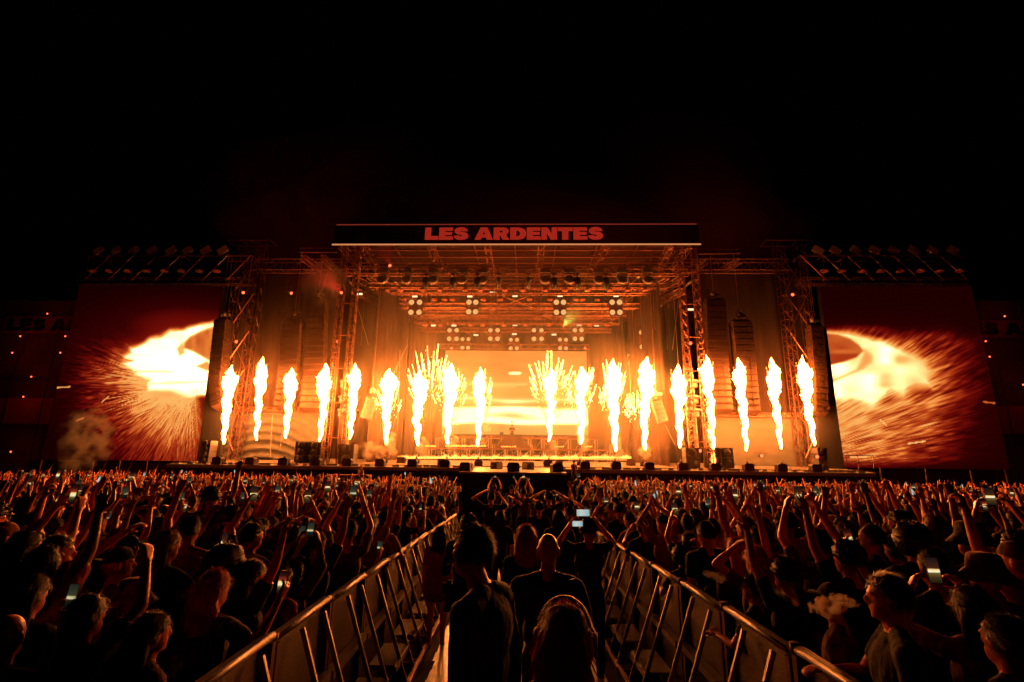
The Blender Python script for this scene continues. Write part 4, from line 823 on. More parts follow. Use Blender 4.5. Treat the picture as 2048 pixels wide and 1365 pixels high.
ARMS = {  # shoulder raise, elbow offset from shoulder, wrist offset from elbow, hand curl, spread, palm normal  (x outwards)
 'down': (0, (.05, -.03, -.28), (.01, .06, -.25), .4, 0, (0, 0, 0)),
 'up': (.06, (.05, .10, .26), (-.01, .05, .25), .12, 1, (0, 1, 0)),
 'upfist': (.06, (.09, .12, .25), (-.03, .04, .25), 1.45, 0, (0, 1, 0)),
 'upout': (.05, (.17, .08, .22), (.05, .07, .24), .2, 1, (0, 1, .2)),
 'upfwd': (.05, (.02, .20, .20), (0, .16, .2), .3, .8, (0, 1, -.3)),
 'phonehigh': (.06, (.06, .17, .22), (-.10, .08, .24), .9, .2, (-1, 0, 0)),
 'phoneface': (.02, (.12, .16, -.16), (-.16, .12, .20), .9, .2, (-1, 0, 0)),
 'phoneside': (.02, (.15, .12, -.12), (.03, .14, .25), .9, .2, (-1, 0, 0)),
 'phonemid': (.03, (.16, .18, .04), (-.16, .10, .21), .9, .2, (-1, 0, 0)),
 'clap': (.06, (.16, .10, .22), (-.27, .08, .20), .2, .2, (-1, 0, 0)),
 'headhands': (.05, (.23, .04, .17), (-.20, .0, .13), .5, .3, (-1, 0, 0)),
 'wave': (.05, (.2, .08, .17), (.08, .05, .25), .1, 1, (0, 1, 0)),
 'bent': (0, (.07, -.02, -.27), (-.10, .2, .06), .7, .2, (-1, 0, 0)),
 'lean': (.01, (.08, .14, -.24), (-.14, .2, .02), .6, .2, (0, 0, -1)),
 'point': (.05, (.08, .2, .18), (.05, .2, .16), .8, .3, (0, .3, -1)),
}
def body_caps(La, Ra, head=(0, 0, 0), sleeves=.5, fem=0, dress=0, hunch=0, legs=True, bulky=0):
    """list of (a, ra, b, rb, material) and ellipsoids; material 0 skin 1 shirt 2 trousers 3 shoes"""
    C, E = [], []; sw = .185-.02*fem+.02*bulky
    E += [(V((0, 0, .97)), (.168, .118, .13), 2 if not dress else 1), (V((0, .0, 1.12)), (.148-.015*fem+.03*bulky, .105+.03*bulky, .17), 1), (V((0, 0, 1.29)), (.178-.015*fem+.02*bulky, .118+.02*bulky, .19), 1)]
    if dress: E += [(V((0, 0, .92)), (.22, .17, .25), 1), (V((0, 0, 1.1)), (.2, .15, .25), 1), (V((0, 0, .83)), (.235, .185, .18), 1)]
    ht = V(head)
    nb = V((0, -.015+hunch*.05, 1.44)); hb = V((0, .012+hunch*.1, 1.555))+ht*.3; hc = V((0, .01+hunch*.13, 1.655))+ht
    C += [(nb, .062, hb, .053, 0), (V((0, 0, 1.42)), .085, V((0, .0, 1.45)), .06, 1)]
    pts = []
    for sd, (rs, eo, wo, curl, spr, nn) in ((-1, ARMS[La]), (1, ARMS[Ra])):
        sh = V((sd*(sw-.3*rs*.2), .0, 1.405+rs)); el = sh+V((eo[0]*sd, eo[1], eo[2])); wr = el+V((wo[0]*sd, wo[1], wo[2]))
        C += [(V((sd*.05, -.01, 1.46)), .05, V((sd*(sw-.04), -.005, 1.415+rs*.6)), .062, 1), (sh, .058, sh.lerp(el, sleeves), .052+.006, 1), (sh.lerp(el, sleeves*.9), .046, el, .037, 0), (el, .038, el.lerp(wr, .4), .037, 0), (el.lerp(wr, .4), .036, wr, .025, 0)]
        if sleeves > .95: C += [(el, .048, el.lerp(wr, .85), .036, 1)]
        d = (wr-el).normalized(); n = V((nn[0]*sd, nn[1], nn[2])) if any(nn) else V((-sd, 0, 0))
        C += hand_caps(wr, d if La not in ('clap',) else (d+V((0, 0, .8))), n, curl, spr, sd)
        pts.append((wr, d, el))
    if legs:
        for sd in (-1, 1):
            m = 2 if not dress else 0
            C += [(V((sd*.088, 0, .93)), .098 if not dress else .085, V((sd*.1, .012, .5)), .066 if not dress else .052, m), (V((sd*.1, .0, .5)), .062 if not dress else .05, V((sd*.1, -.03, .34)), .058 if not dress else .05, m), (V((sd*.1, -.03, .34)), .056 if not dress else .048, V((sd*.105, -.01, .09)), .045 if not dress else .033, m),
                  (V((sd*.108, -.04, .05)), .045, V((sd*.125, .13, .035)), .035, 3)]
    # head
    rot = 1
    E += [(hc, (.077, .096, .108), 0), (hc+V((0, .03, -.07)), (.058, .068, .068), 0), (hc+V((0, .098, -.028)), (.013, .024, .026), 0), (hc+V((0, .086, .012)), (.048, .016, .012), 0), (hc+V((0, .088, -.068)), (.024, .014, .012), 0), (hc+V((0, .078, -.108)), (.022, .018, .016), 0)]
    for sd in (-1, 1): E += [(hc+V((sd*.08, -.004, -.02)), (.011, .021, .033), 0)]
    return C, E, pts, hc
def caps_mesh(C, E, voxel, name, mats, smooth=2):
    mb = MB()
    for a, ra, b, rb, m in C:
        d = b-a; L = max(d.length, 1e-4); q = d.to_track_quat('Z', 'Y').to_matrix()
        prof = [(.001, -ra)]+[(ra*math.sin(t), -ra*math.cos(t)) for t in (.6, 1.1)]+[(ra, 0), (rb, L)]+[(rb*math.cos(t), L+rb*math.sin(t)) for t in (.5, 1.0)]+[(.001, L+rb)]
        mb.lathe(a, prof, 10, q)
    for c, r, m in E:
        mb.lathe(c, [(.001, -1)]+[(math.sin(t), -math.cos(t)) for t in np.linspace(.3, 2.84, 9)]+[(.001, 1)], 14, Matrix.Diagonal(r))
    me = mb.mesh(name, []); o = bpy.data.objects.new(name, me); COL.objects.link(o)
    md = o.modifiers.new('r', 'REMESH'); md.mode = 'VOXEL'; md.voxel_size = voxel; md.use_smooth_shade = True
    if smooth: ms = o.modifiers.new('s', 'SMOOTH'); ms.iterations = smooth; ms.factor = .5
    bpy.context.view_layer.update(); out = bpy.data.meshes.new_from_object(o.evaluated_get(bpy.context.evaluated_depsgraph_get())); bpy.data.objects.remove(o); out.name = name
    # cloth or skin by the nearest shape
    nf = len(out.polygons); c = np.empty(nf*3); out.polygons.foreach_get('center', c); c = c.reshape(-1, 3); best = np.full(nf, 9.); mi = np.zeros(nf, int)
    for a, ra, b, rb, m in C:
        a_, b_ = np.array(a), np.array(b); ab = b_-a_; t = np.clip(((c-a_) @ ab)/(ab @ ab+1e-9), 0, 1); d = np.linalg.norm(c-a_-ab*t[:, None], axis=1)-(ra+(rb-ra)*t)
        k = d < best; best[k] = d[k]; mi[k] = m
    for q, r, m in E:
        r_ = np.array(r); d = (np.linalg.norm((c-np.array(q))/r_, axis=1)-1)*r_.min(); k = d < best; best[k] = d[k]; mi[k] = m
    if voxel < .02:      # cloth folds
        nv_ = len(out.vertices); co = np.empty(nv_*3); out.vertices.foreach_get('co', co); nm = np.empty(nv_*3); out.vertices.foreach_get('normal', nm); cl_ = np.zeros(nv_, bool)
        for p_ in out.polygons:
            if mi[p_.index] in (1, 2):
                for q_ in p_.vertices: cl_[q_] = True
        for i_ in np.nonzero(cl_)[0]:
            x_, y_, z_ = co[3*i_:3*i_+3]; k_ = .011*mnoise.noise(V((x_*9+z_*4, y_*9, z_*6)))+.006*abs(mnoise.noise(V((x_*22-z_*8, y_*22, z_*9))))+.002
            co[3*i_:3*i_+3] += nm[3*i_:3*i_+3]*k_
        out.vertices.foreach_set('co', co)
    out.materials.clear()
    for m in mats: out.materials.append(m)
    out.polygons.foreach_set('material_index', mi); out.polygons.foreach_set('use_smooth', np.ones(nf, bool)); out.update(); return out
def hair_mesh(kind, hi=True):
    """hair or headwear, origin at the middle of the skull"""
    mb = MB(); rnd = random.Random(hash(kind) % 97 if False else len(kind)*7+ord(kind[0])); extra = []
    def shell(rx, ry, rz, zlow, amp, sc, back=-.012, n=26, rows=14, front=.25):
        vs = []
        for j in range(rows+1):
            ph = math.pi*j/rows*.72 if zlow is None else math.acos(max(-1, 1-(1-zlow)*j/rows))
            for i in range(n):
                t = 2*math.pi*i/n; x, y, z = math.sin(ph)*math.cos(t), math.sin(ph)*math.sin(t), math.cos(ph)
                if y > 0 and z < front: z = front+(z-front)*(1-min(1, y*1.6)); 
                if j == rows: z += .14*mnoise.noise(V((i*.9, len(kind), 0)))
                k = 1+amp*mnoise.noise(V((x*sc+len(kind), y*sc, z*sc)))+amp*.5*mnoise.noise(V((x*sc*2.7, y*sc*2.7, z*sc*2.7)))
                vs.append((x*rx*k, y*ry*k+back, z*rz*k))
        mb.add(vs, [(j*n+i, j*n+(i+1) % n, (j+1)*n+(i+1) % n, (j+1)*n+i) for j in range(rows) for i in range(n)]+[tuple(range(rows*n, rows*n+n))], 0, True)
    def strands(cnt, rx, ry, rz, L, w=.0025, zmin=-.4, droop=.0, lift=1.0):
        comb = lift == 1.0
        for _ in range(cnt*(2 if comb else 1)):
            t = rnd.uniform(0, 6.283); z = rnd.uniform(zmin, 1); s = math.sqrt(1-z*z); nrm = V((s*math.cos(t), s*math.sin(t), z))
            if nrm.y > .3 and z < .3: continue
            p = V((nrm.x*rx, nrm.y*ry-.012, nrm.z*rz))
            if comb:    # combed back and down along the skull
                g = V((nrm.x*.5, -1, -.75-droop*.5)); g = (g-nrm*g.dot(nrm)).normalized(); d = (g+nrm*rnd.uniform(.12, .5)+V((rnd.gauss(0, .3), rnd.gauss(0, .3), rnd.gauss(0, .3)))).normalized()
            else: d = (nrm*lift*.5+V((rnd.uniform(-1, 1), rnd.uniform(-1, .3), rnd.uniform(-1, .4)))*.6).normalized()
            sd = d.cross(nrm).normalized()*w*.75; l = L*rnd.uniform(.6, 1.4); m_ = p+d*l*.5+nrm*.003; e = p+d*l+V((0, 0, -droop*l*.5)); mb.add([p-sd, p+sd, m_+sd*.7, m_-sd*.7, e], [(0, 1, 2, 3), (3, 2, 4)], 0, True)
    if kind == 'short': shell(.084, .102, .115, -.38, .14, 5, front=.42); hi and strands(1100, .086, .104, .117, .036, w=.0018)
    elif kind == 'swept': shell(.088, .112, .13, -.6, .08, 3, -.016, front=.45); hi and strands(1500, .088, .111, .129, .038, w=.0018, zmin=-.7, droop=.3)
    elif kind == 'curly': shell(.104, .118, .13, -.3, .3, 6); hi and strands(900, .1, .115, .128, .035, w=.0018, lift=1.6)
    elif kind == 'afro': shell(.155, .16, .165, -.55, .12, 9, -.02); hi and strands(1300, .152, .157, .162, .03, lift=2)
    elif kind == 'bun': shell(.086, .104, .116, -.4, .06, 4); mb.lathe((0, -.05, .12), [(.005, -.04), (.04, -.02), (.045, .01), (.03, .04), (.005, .05)], 10); hi and strands(120, .085, .103, .114, .03)
    elif kind in ('long', 'wavy', 'ponytail'):
        shell(.090, .108, .118, -.45, .18, 4)
        W, T, B = (.098, .055, -.34) if kind != 'ponytail' else (.035, .035, -.36)
        n = 22; rows = 16; vs = []
        for j in range(rows+1):
            v = j/rows; z = (.02 if kind != 'ponytail' else .06)+(B)*v; yc = -.055-.03*v-(.06 if kind == 'ponytail' else 0)
            for i in range(n):
                t = 2*math.pi*i/n; wv = (.25 if kind == 'wavy' else .08)*math.sin(v*14+i*.9+math.sin(i*3.)); w_ = W*(1+.12*math.sin(v*3))*(1-.35*v**4)*(1+wv*.5); vs.append((w_*math.cos(t), yc+T*(1-.5*v)*math.sin(t)*(1+wv), z+.02*mnoise.noise(V((i, 0, 0)))*v))
        mb.add(vs, [(j*n+i, j*n+(i+1) % n, (j+1)*n+(i+1) % n, (j+1)*n+i) for j in range(rows) for i in range(n)]+[tuple(range(n)), tuple(range(rows*n, rows*n+n))], 0, True)
        if hi:
            strands(600, .09, .108, .117, .055, w=.0018, droop=.8)
            for _ in range(420):
                x = rnd.uniform(-1, 1)*W; y = -.07-rnd.uniform(.0, .05); z = rnd.uniform(-.2, .05)+(0); q = .09*rnd.uniform(.5, 1.3); dx = x*.25+rnd.uniform(-.03, .03)
                mb.add([(x-.0025, y, z), (x+.0025, y, z), (x+dx*.6+.002, y-.01, z-q*.6), (x+dx*.6-.002, y-.01, z-q*.6), (x+dx, y-.005, z-q)], [(0, 1, 2, 3), (3, 2, 4)], 0, True)
    elif kind == 'cap': shell(.088, .106, .122, .1, .02, 2, -.004); mb.lathe((0, .09, .03), [(.001, -.006), (.07, -.006), (.078, 0), (.07, .006), (.001, .006)], 16, Matrix.Rotation(.15, 3, 'X'))
    elif kind == 'backcap': shell(.088, .106, .122, .1, .02, 2, -.004); mb.lathe((0, -.10, .02), [(.001, -.006), (.07, -.006), (.078, 0), (.07, .006), (.001, .006)], 16, Matrix.Rotation(-.25, 3, 'X'))
    elif kind == 'buckethat': mb.lathe((0, -.005, 0), [(.165, -.03), (.16, -.022), (.105, .035), (.1, .06), (.088, .115), (.07, .128), (.001, .132)], 26); mb.lathe((0, -.005, 0), [(.163, -.034), (.1, .02), (.09, .03), (.001, .03)], 26)
    elif kind == 'brimhat': mb.lathe((0, -.005, .03), [(.001, 0), (.1, .0), (.2, -.012), (.205, -.006), (.2, .0), (.1, .01), (.095, .06), (.085, .1), (.05, .115), (.001, .105)], 28)
    return mb
HATC = {'cap', 'backcap', 'buckethat', 'brimhat'}
HK = ['swept', 'short', 'curly', 'afro', 'bun', 'long', 'wavy', 'ponytail', 'cap', 'backcap', 'buckethat', 'brimhat']
HMESH = {k: hair_mesh(k).mesh('hair' if k not in HATC else 'hat', HM['dark']) for k in HK}
HLOW = {k: hair_mesh(k, False) for k in HK}
POSES = [('down', 'down'), ('down', 'up'), ('up', 'down'), ('upout', 'upout'), ('down', 'phonehigh'), ('phonehigh', 'down'), ('phonehigh', 'phonehigh'), ('phonemid', 'phonemid'), ('down', 'phoneface'), ('clap', 'clap'), ('upfist', 'down'), ('bent', 'upfwd'), ('wave', 'wave'), ('headhands', 'headhands'), ('down', 'upfist'), ('bent', 'lean'), ('point', 'down'), ('lean', 'lean'), ('down', 'wave'), ('up', 'upfwd')]
PTEXT = {('down', 'down'): 'arms down', ('down', 'up'): 'right arm straight up', ('up', 'down'): 'left arm straight up', ('upout', 'upout'): 'both arms spread up', ('down', 'phonehigh'): 'holding a phone high, right hand', ('phonehigh', 'down'): 'holding a phone high, left hand', ('phonehigh', 'phonehigh'): 'filming with both arms overhead', ('phonemid', 'phonemid'): 'filming at eye level', ('down', 'phoneface'): 'filming with bent right arm', ('clap', 'clap'): 'clapping overhead', ('upfist', 'down'): 'left fist raised', ('bent', 'upfwd'): 'right arm reaching forward', ('wave', 'wave'): 'waving both arms', ('headhands', 'headhands'): 'hands on head', ('down', 'upfist'): 'right fist raised', ('bent', 'lean'): 'arms bent forward', ('point', 'down'): 'left arm pointing', ('lean', 'lean'): 'leaning on arms', ('down', 'wave'): 'waving right hand', ('up', 'upfwd'): 'both arms reaching up'}
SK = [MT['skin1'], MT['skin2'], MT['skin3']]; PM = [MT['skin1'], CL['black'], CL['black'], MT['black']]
BODY = {}
def body(La, Ra, **kw):
    key = (La, Ra, tuple(sorted(kw.items())))
    if key not in BODY:
        C, E, pts, hc = body_caps(La, Ra, **kw); me = caps_mesh(C, E, .0085, 'person', PM); BODY[key] = (me, pts, hc)
    return BODY[key]
def person(x, Y, La='down', Ra='down', hair='short', hcol='dark', cloth='black', skin=0, s=1.0, rz=0, tilt=0, label=None, group='people in the crowd', zoff=0, trousers='black', **kw):
    me, pts, hc = body(La, Ra, **kw)
    o = bpy.data.objects.new('person', me); COL.objects.link(o); o.location = (x, Y, gz(Y)+zoff); o.rotation_euler = (0, tilt, rz); o.scale = (s, s, s)
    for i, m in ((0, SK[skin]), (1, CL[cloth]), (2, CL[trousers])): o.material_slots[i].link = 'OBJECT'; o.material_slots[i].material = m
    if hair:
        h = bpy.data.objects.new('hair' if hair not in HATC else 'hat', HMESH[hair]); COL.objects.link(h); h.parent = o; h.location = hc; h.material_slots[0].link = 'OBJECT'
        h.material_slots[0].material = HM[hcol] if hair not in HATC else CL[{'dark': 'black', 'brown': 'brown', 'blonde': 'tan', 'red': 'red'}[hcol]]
    tag(o, label, 'person', group)
    return o, pts, hc
# phones
def phone_mat(k):
    m = emat('phone_picture', (1, 1, 1), 1, 'NONE'); nt = m.node_tree; e = [n for n in nt.nodes if n.type == 'EMISSION'][0]
    tc = nt.nodes.new('ShaderNodeTexCoord'); sp = nt.nodes.new('ShaderNodeSeparateXYZ'); cr = nt.nodes.new('ShaderNodeValToRGB'); nt.links.new(tc.outputs['Generated'], sp.inputs[0]); nt.links.new(sp.outputs['Z'], cr.inputs[0]); nt.links.new(cr.outputs[0], e.inputs[0])
    n = nt.nodes.new('ShaderNodeTexNoise'); n.inputs['Scale'].default_value = 6; mth = nt.nodes.new('ShaderNodeMath'); mth.operation = 'MULTIPLY_ADD'; mth.inputs[1].default_value = .04; nt.links.new(tc.outputs['Generated'], n.inputs['Vector']); nt.links.new(n.outputs['Fac'], mth.inputs[0]); nt.links.new(sp.outputs['Z'], mth.inputs[2]); nt.links.new(mth.outputs[0], cr.inputs[0])
    sets = [[(0, (.003, .003, .002)), (.16, (.02, .014, .006)), (.3, (.12, .08, .012)), (.42, (.95, .85, .5)), (.55, (.95, .6, .15)), (.6, (.3, .03, .01)), (.8, (.03, .006, .003)), (1, (.01, .002, .001))],
            [(0, (.002, .002, .002)), (.36, (.01, .014, .008)), (.42, (.6, .58, .36)), (.5, (.5, .42, .2)), (.54, (.04, .04, .02)), (1, (.012, .016, .012))],
            [(0, (.004, .004, .003)), (.25, (.05, .03, .01)), (.42, (.16, .09, .02)), (.47, (1, .92, .62)), (.56, (.9, .6, .2)), (.6, (.06, .015, .006)), (1, (.01, .006, .006))],
            [(0, (.3, .42, .4)), (.4, (.5, .6, .55)), (1, (.25, .4, .42))]]
    el = cr.color_ramp.elements; st = sets[k]
    while len(el) < len(st): el.new(.5)
    for i, (p_, c) in enumerate(st): el[i].position = p_; el[i].color = (*c, 1)
    return m
pb = MB(); pb.box((0, 0, 0), (.076, .009, .155)); PH_B = pb.mesh('phone_body', MT['black'])
pb = MB(); pb.box((0, -.0056, 0), (.07, .001, .149)); PH_S = [pb.mesh('phone_screen', phone_mat(k)) for k in range(4)]
NPH = 0; PHC = {}
def colrow(p):
    px, py = proj(p); fx = [(f[0]+f[2])/2 for f in FL]; i = min(range(18), key=lambda k: abs(fx[k]-px))
    if px < 415: return ("left screen's left half" if px < 230 else "left screen's right half")
    if px > 1650: return ("right screen's left half" if px < 1830 else "right screen's right half")
    return f'{ordn(i+1)} flame'
PHONES = []; PEOPLE = []
def phone(loc, k=0, land=False, s=1.0, rx=-.12, rz=0, lab=None):
    r = empty('phone', loc, rz); r.rotation_euler = (rx, math.pi/2 if land else 0, rz); r.scale = (s,)*3
    for nme, me in (('phone_body', PH_B), ('phone_screen', PH_S[k])): o = bpy.data.objects.new(nme, me); COL.objects.link(o); o.parent = r
    tag(r, lab, 'phone', 'phones held up by the crowd')
    if not lab: PHONES.append((r, Vector(loc)))
    return r
def phone_for(o, pts, Ra, La, k, land=False):
    """put a phone in the raised hand"""
    bpy.context.view_layer.update()
    s = o.scale[0]; M_ = Matrix.Translation(o.location) @ o.rotation_euler.to_matrix().to_4x4() @ Matrix.Scale(s, 4)
    if 'phone' in La and 'phone' in Ra: q = (pts[0][0]+pts[1][0])/2+(pts[0][1]+pts[1][1])*.045+V((0, -.005, .04))
    else:
        w_ = pts[1] if 'phone' in Ra else pts[0]; q = w_[0]+w_[1]*.085+V((-.03 if 'phone' in Ra else .03, 0, .03))
    return phone(M_ @ q, k, land, s, rz=o.rotation_euler.z)
def at_head(px, py, Y, h=1.765):
    """scale so that the head top meets the pixel at depth Y"""
    p = P(px, py, Y); return p.x, min(1.12, max(.82, (p.z-gz(Y))/h))
# ------------------------------------------------------------------ crowd barriers
BW = 1.62; BL = 1.05; BH = 1.17
def barrier_proto():
    """faces +X towards the crowd; struts lean down to the lane at -X; length along Y"""
    r = tag(empty('crowd_barrier'), 'x', 'crowd barrier', 'crowd barriers lining the lane')
    mb = MB(); mb.rod((0, 0, BH), (0, BL-.02, BH), .025, 10); mb.box((.01, BL*.5, BH+.022), (.04, BL-.1, .008)); mb.build('top_rail', MT['alu'], r)
    mb = MB(); mb.box((-.04, BL/2, .62), (.08, BL-.08, .06)); mb.box((-.02, BL/2, .08), (.05, BL-.05, .06)); mb.build('middle_rail', MT['alu'], r)
    mb = MB(); mb.box((.03, BL/2, .6), (.012, BL-.06, 1.08)); mb.build('panel', MT['mesh_sheet'], r)
    for y in (.03, BL-.05): mb = MB(); mb.box((0, y, .58), (.06, .05, 1.13)); mb.build('post', MT['darksteel'], r)
    for y in (.2, .62): mb = MB(); mb.box(((-.03-.42)/2, y, (BH-.05+.06)/2), (.034, .026, math.hypot(.39, BH-.11)), Matrix.Rotation(math.atan2(.39, BH-.11), 3, 'Y')); mb.build('strut', MT['alu'], r)
    mb = MB()
    for y in (.08, BL-.1): mb.box((-.22, y, .06), (.44, .05, .05))
    mb.box((-.44, BL/2, .06), (.05, BL-.06, .055)); mb.build('base_frame', MT['steel'], r)
    mb = MB(); mb.box((-.2, BL/2, .3), (.26, BL*.62, .03)); mb.box((-.34, BL/2, .27), (.02, BL*.62, .06)); mb.build('step', MT['tread'], r)
    mb = MB(); mb.box((.25, BL/2, .02), (.9, BL-.06, .012)); mb.build('floor_plate', MT['tread'], r)
    mb = MB(); mb.rod((0.0, BL-.02, BH-.03), (0, BL-.02, BH+.035), .034, 8); mb.build('coupling', MT['darksteel'], r)
    return r
bp = barrier_proto(); first = True; cnt = {1: 0, -1: 0}
for side in (1, -1):
    y = 1.4
    while y < (10.2 if side == 1 else 14.6):
        r = bp if first else copy_tree(bp); first = False; cnt[side] += 1
        nm = 'right' if side == 1 else 'left'
        r.location = (LX(y)+side*BW, y if side == 1 else y+BL, gz(y+.5)); r.rotation_euler = (0, 0, .033 if side == 1 else math.pi+.033)
        r['label'] = f'steel crowd barrier on the {nm} of the lane, {ordn(cnt[side])} from the camera'
        y += BL
# ------------------------------------------------------------------ people in the lane
def hero(px, py, Y, La, Ra, label, hair='short', hcol='dark', cloth='black', skin=0, rz=0, tilt=0, k=None, group='people in the lane', land=False, **kw):
    if group == 'people in the crowd':
        Y *= 1.22 if Y < 3.3 else 1.12
        while abs(P(px, py, Y).x-LX(Y)) < BW+(.2 if 'lean' in (La, Ra) else .32): Y += .05
    x, s = at_head(px, py, Y); o, pts, hc = person(x, Y, La, Ra, hair, hcol, cloth, skin, s, rz, tilt, label, group, **kw); TAKEN.append((x, Y, .42))
    if k is not None: phone_for(o, pts, Ra, La, k, land)
    return o, pts, hc, s
TAKEN = []
# man with headset, seen from behind, face turned to the left
o, pts, hc, s = hero(972, 1055, 2.95, 'down', 'down', 'tall person with headset and swept hair in dark jacket, mid lane', 'short', 'brown', 'black', rz=1.15, sleeves=1.0, bulky=.6, hunch=.5)
mb = MB(); mb.lathe((-.095, 0, -.015), [(.001, -.02), (.035, -.02), (.04, 0), (.035, .02), (.001, .02)], 12, Matrix.Rotation(R(90), 3, 'Y')); mb.rod((-.1, .02, -.03), (-.075, .1, -.075), .004, 6); mb.rod((-.075, .1, -.075), (-.03, .125, -.08), .004, 6); mb.lathe((-.03, .125, -.08), [(.001, -.008), (.008, 0), (.001, .008)], 8)
for i in range(12): a = math.pi*i/12; b_ = math.pi*(i+1)/12; mb.rod((-.098*math.cos(a), 0, .128*math.sin(a)), (-.098*math.cos(b_), 0, .128*math.sin(b_)), .007, 6)
hs = mb.build('headset', MT['black']); hs.parent = o; hs.location = hc; tag(hs, 'black headset with thin microphone arm worn by the tall person', 'headset')
bpy.context.view_layer.update(); hs.parent = None; hs.matrix_world = o.matrix_world @ Matrix.Translation(hc)
o, pts, hc, s = hero(1096, 1067, 4.0, 'down', 'bent', 'bald broad shouldered person in black shirt, seen from behind in the lane', None, cloth='black', rz=-.05, sleeves=.6, bulky=1.2)
mb = MB(); mb.rod((-.15, -.13, 1.38), (.19, -.1, 1.47), .016, 6); mb.rod((.19, -.1, 1.47), (.24, .05, 1.2), .016, 6); bs = mb.build('shoulder_strap', MT['black']); bs.parent = o
o, pts, hc, s = hero(1130, 1203, 2.1, 'down', 'down', 'red haired person with ear defenders at the bottom centre, nearest to the camera', 'wavy', 'red', 'black', rz=-.2, fem=1, head=(0, -.01, -.01))
mb = MB()
for i in range(14): a = math.pi*i/14; b_ = math.pi*(i+1)/14; mb.rod((-.103*math.cos(a), 0, .135*math.sin(a)), (-.103*math.cos(b_), 0, .135*math.sin(b_)), .009, 6)
for sd in (-1, 1): mb.lathe((sd*.1, 0, -.02), [(.001, -.022), (.04, -.02), (.045, 0), (.04, .02), (.001, .022)], 12, Matrix.Rotation(R(90), 3, 'Y'))
bpy.context.view_layer.update(); hp = mb.build('ear_defenders', MT['darksteel']); hp.matrix_world = o.matrix_world @ Matrix.Translation(hc); tag(hp, 'ear defenders on the head of the red haired person', 'headphones')
hero(1052, 1051, 5.4, 'down', 'bent', 'long haired person in black between the headset wearer and the bald one', 'long', 'red', 'black', fem=1, rz=.1)
hero(938, 1031, 6.6, 'bent', 'down', 'stocky person in dark jacket beside the person in a loose dress', 'curly', 'dark', 'black', rz=.3, sleeves=1.0, bulky=1)
hero(881, 1054, 7.4, 'down', 'down', 'person in a loose knee length dress with bare legs on the walkway', 'long', 'brown', 'red', fem=1, dress=1, sleeves=.6)
hero(1176, 1040, 6.4, 'phonemid', 'phonemid', 'person in black holding up a phone and a small camera by the right barrier', 'curly', 'brown', 'black', rz=.05)
phone(P(1166, 1026, 6.2), 3, True, 1.0, lab='landscape phone with pale bright screen held up over the lane'); phone(P(1155, 1048, 6.15), 3, True, .8, lab='small camera with pale screen held just below the landscape phone')
hero(983, 985, 12.5, 'headhands', 'phonemid', 'person in black with arms folded over head, left of the lane group', 'short', cloth='black', sleeves=.7)
hero(1010, 996, 13.5, 'down', 'headhands', 'person in black right behind the one with folded arms', 'short', cloth='black', sleeves=.7)
hero(1047, 976, 15.5, 'phonehigh', 'phonehigh', 'slim person in light top filming with raised arms before the catwalk', 'short', 'brown', 'brown', k=2, fem=1)
hero(1098, 986, 12.8, 'headhands', 'headhands', 'person in loose grey top holding both hands on head', 'curly', cloth='dark grey', sleeves=.4)
hero(1132, 1002, 13.2, 'down', 'headhands', 'person with one elbow out, right of the lane group', 'short', cloth='dark grey')
for px, py, Y, La, Ra, hr, k, l in ((989, 970, 21, 'phonehigh', 'phonehigh', 'bun', 1, 'small person with bun filming right against the catwalk front'), (1023, 970, 21.4, 'down', 'phonehigh', 'short', 1, 'person with short hair filming against the catwalk, second from the left'),
      (1062, 974, 21.2, 'phonehigh', 'down', 'short', 1, 'person filming against the catwalk, right of the slim one'), (1012, 992, 18.5, 'down', 'down', 'short', None, 'short person standing left of the slim filming one'), (1074, 990, 19, 'down', 'down', 'curly', None, 'curly haired person standing before the catwalk'), (1088, 984, 20, 'down', 'phoneface', 'long', None, 'long haired person standing before the catwalk, right part')):
    hero(px, py, Y, La, Ra, l, hr, cloth='dark grey', k=k)
hero(893, 984, 22.3, 'down', 'headhands', 'person in shorts at the far end of the walkway left of the catwalk', 'short', cloth='tan', trousers='dark grey')
hero(914, 986, 21.6, 'bent', 'bent', 'crew member in black beside the catwalk corner', 'short', cloth='black', sleeves=1.0)
hero(1166, 962, 15.5, 'phonehigh', 'down', 'tall person in black beside the right corner of the catwalk', 'afro', cloth='black', sleeves=1.0, k=1)
hero(1199, 972, 12.5, 'phonemid', 'down', 'tall dark figure standing in front of the right barrier end', 'short', cloth='black', sleeves=.8)
hero(1226, 1010, 11, 'down', 'down', 'person in black further along inside the right barrier', 'short', cloth='black')
for i, (px, py, Y, La, Ra, hr) in enumerate(((1000, 1022, 9.4, 'bent', 'down', 'long'), (1140, 1012, 10.2, 'down', 'phoneside', 'short'), (1078, 1006, 11.2, 'down', 'down', 'curly'), (1118, 1020, 8.6, 'bent', 'bent', 'long'), (1158, 992, 14, 'up', 'down', 'short'), (1030, 1000, 16.5, 'down', 'phonehigh', 'curly'), (1115, 992, 17.5, 'phonemid', 'phonemid', 'short'), (1215, 992, 17, 'down', 'upfist', 'curly'))):
    hero(px, py, Y, La, Ra, f'dark clad person standing in the lane, {ordn(i+1)} of the loose group between the barriers', hr, cloth='black', sleeves=.7, k=1 if 'phone' in Ra else None)
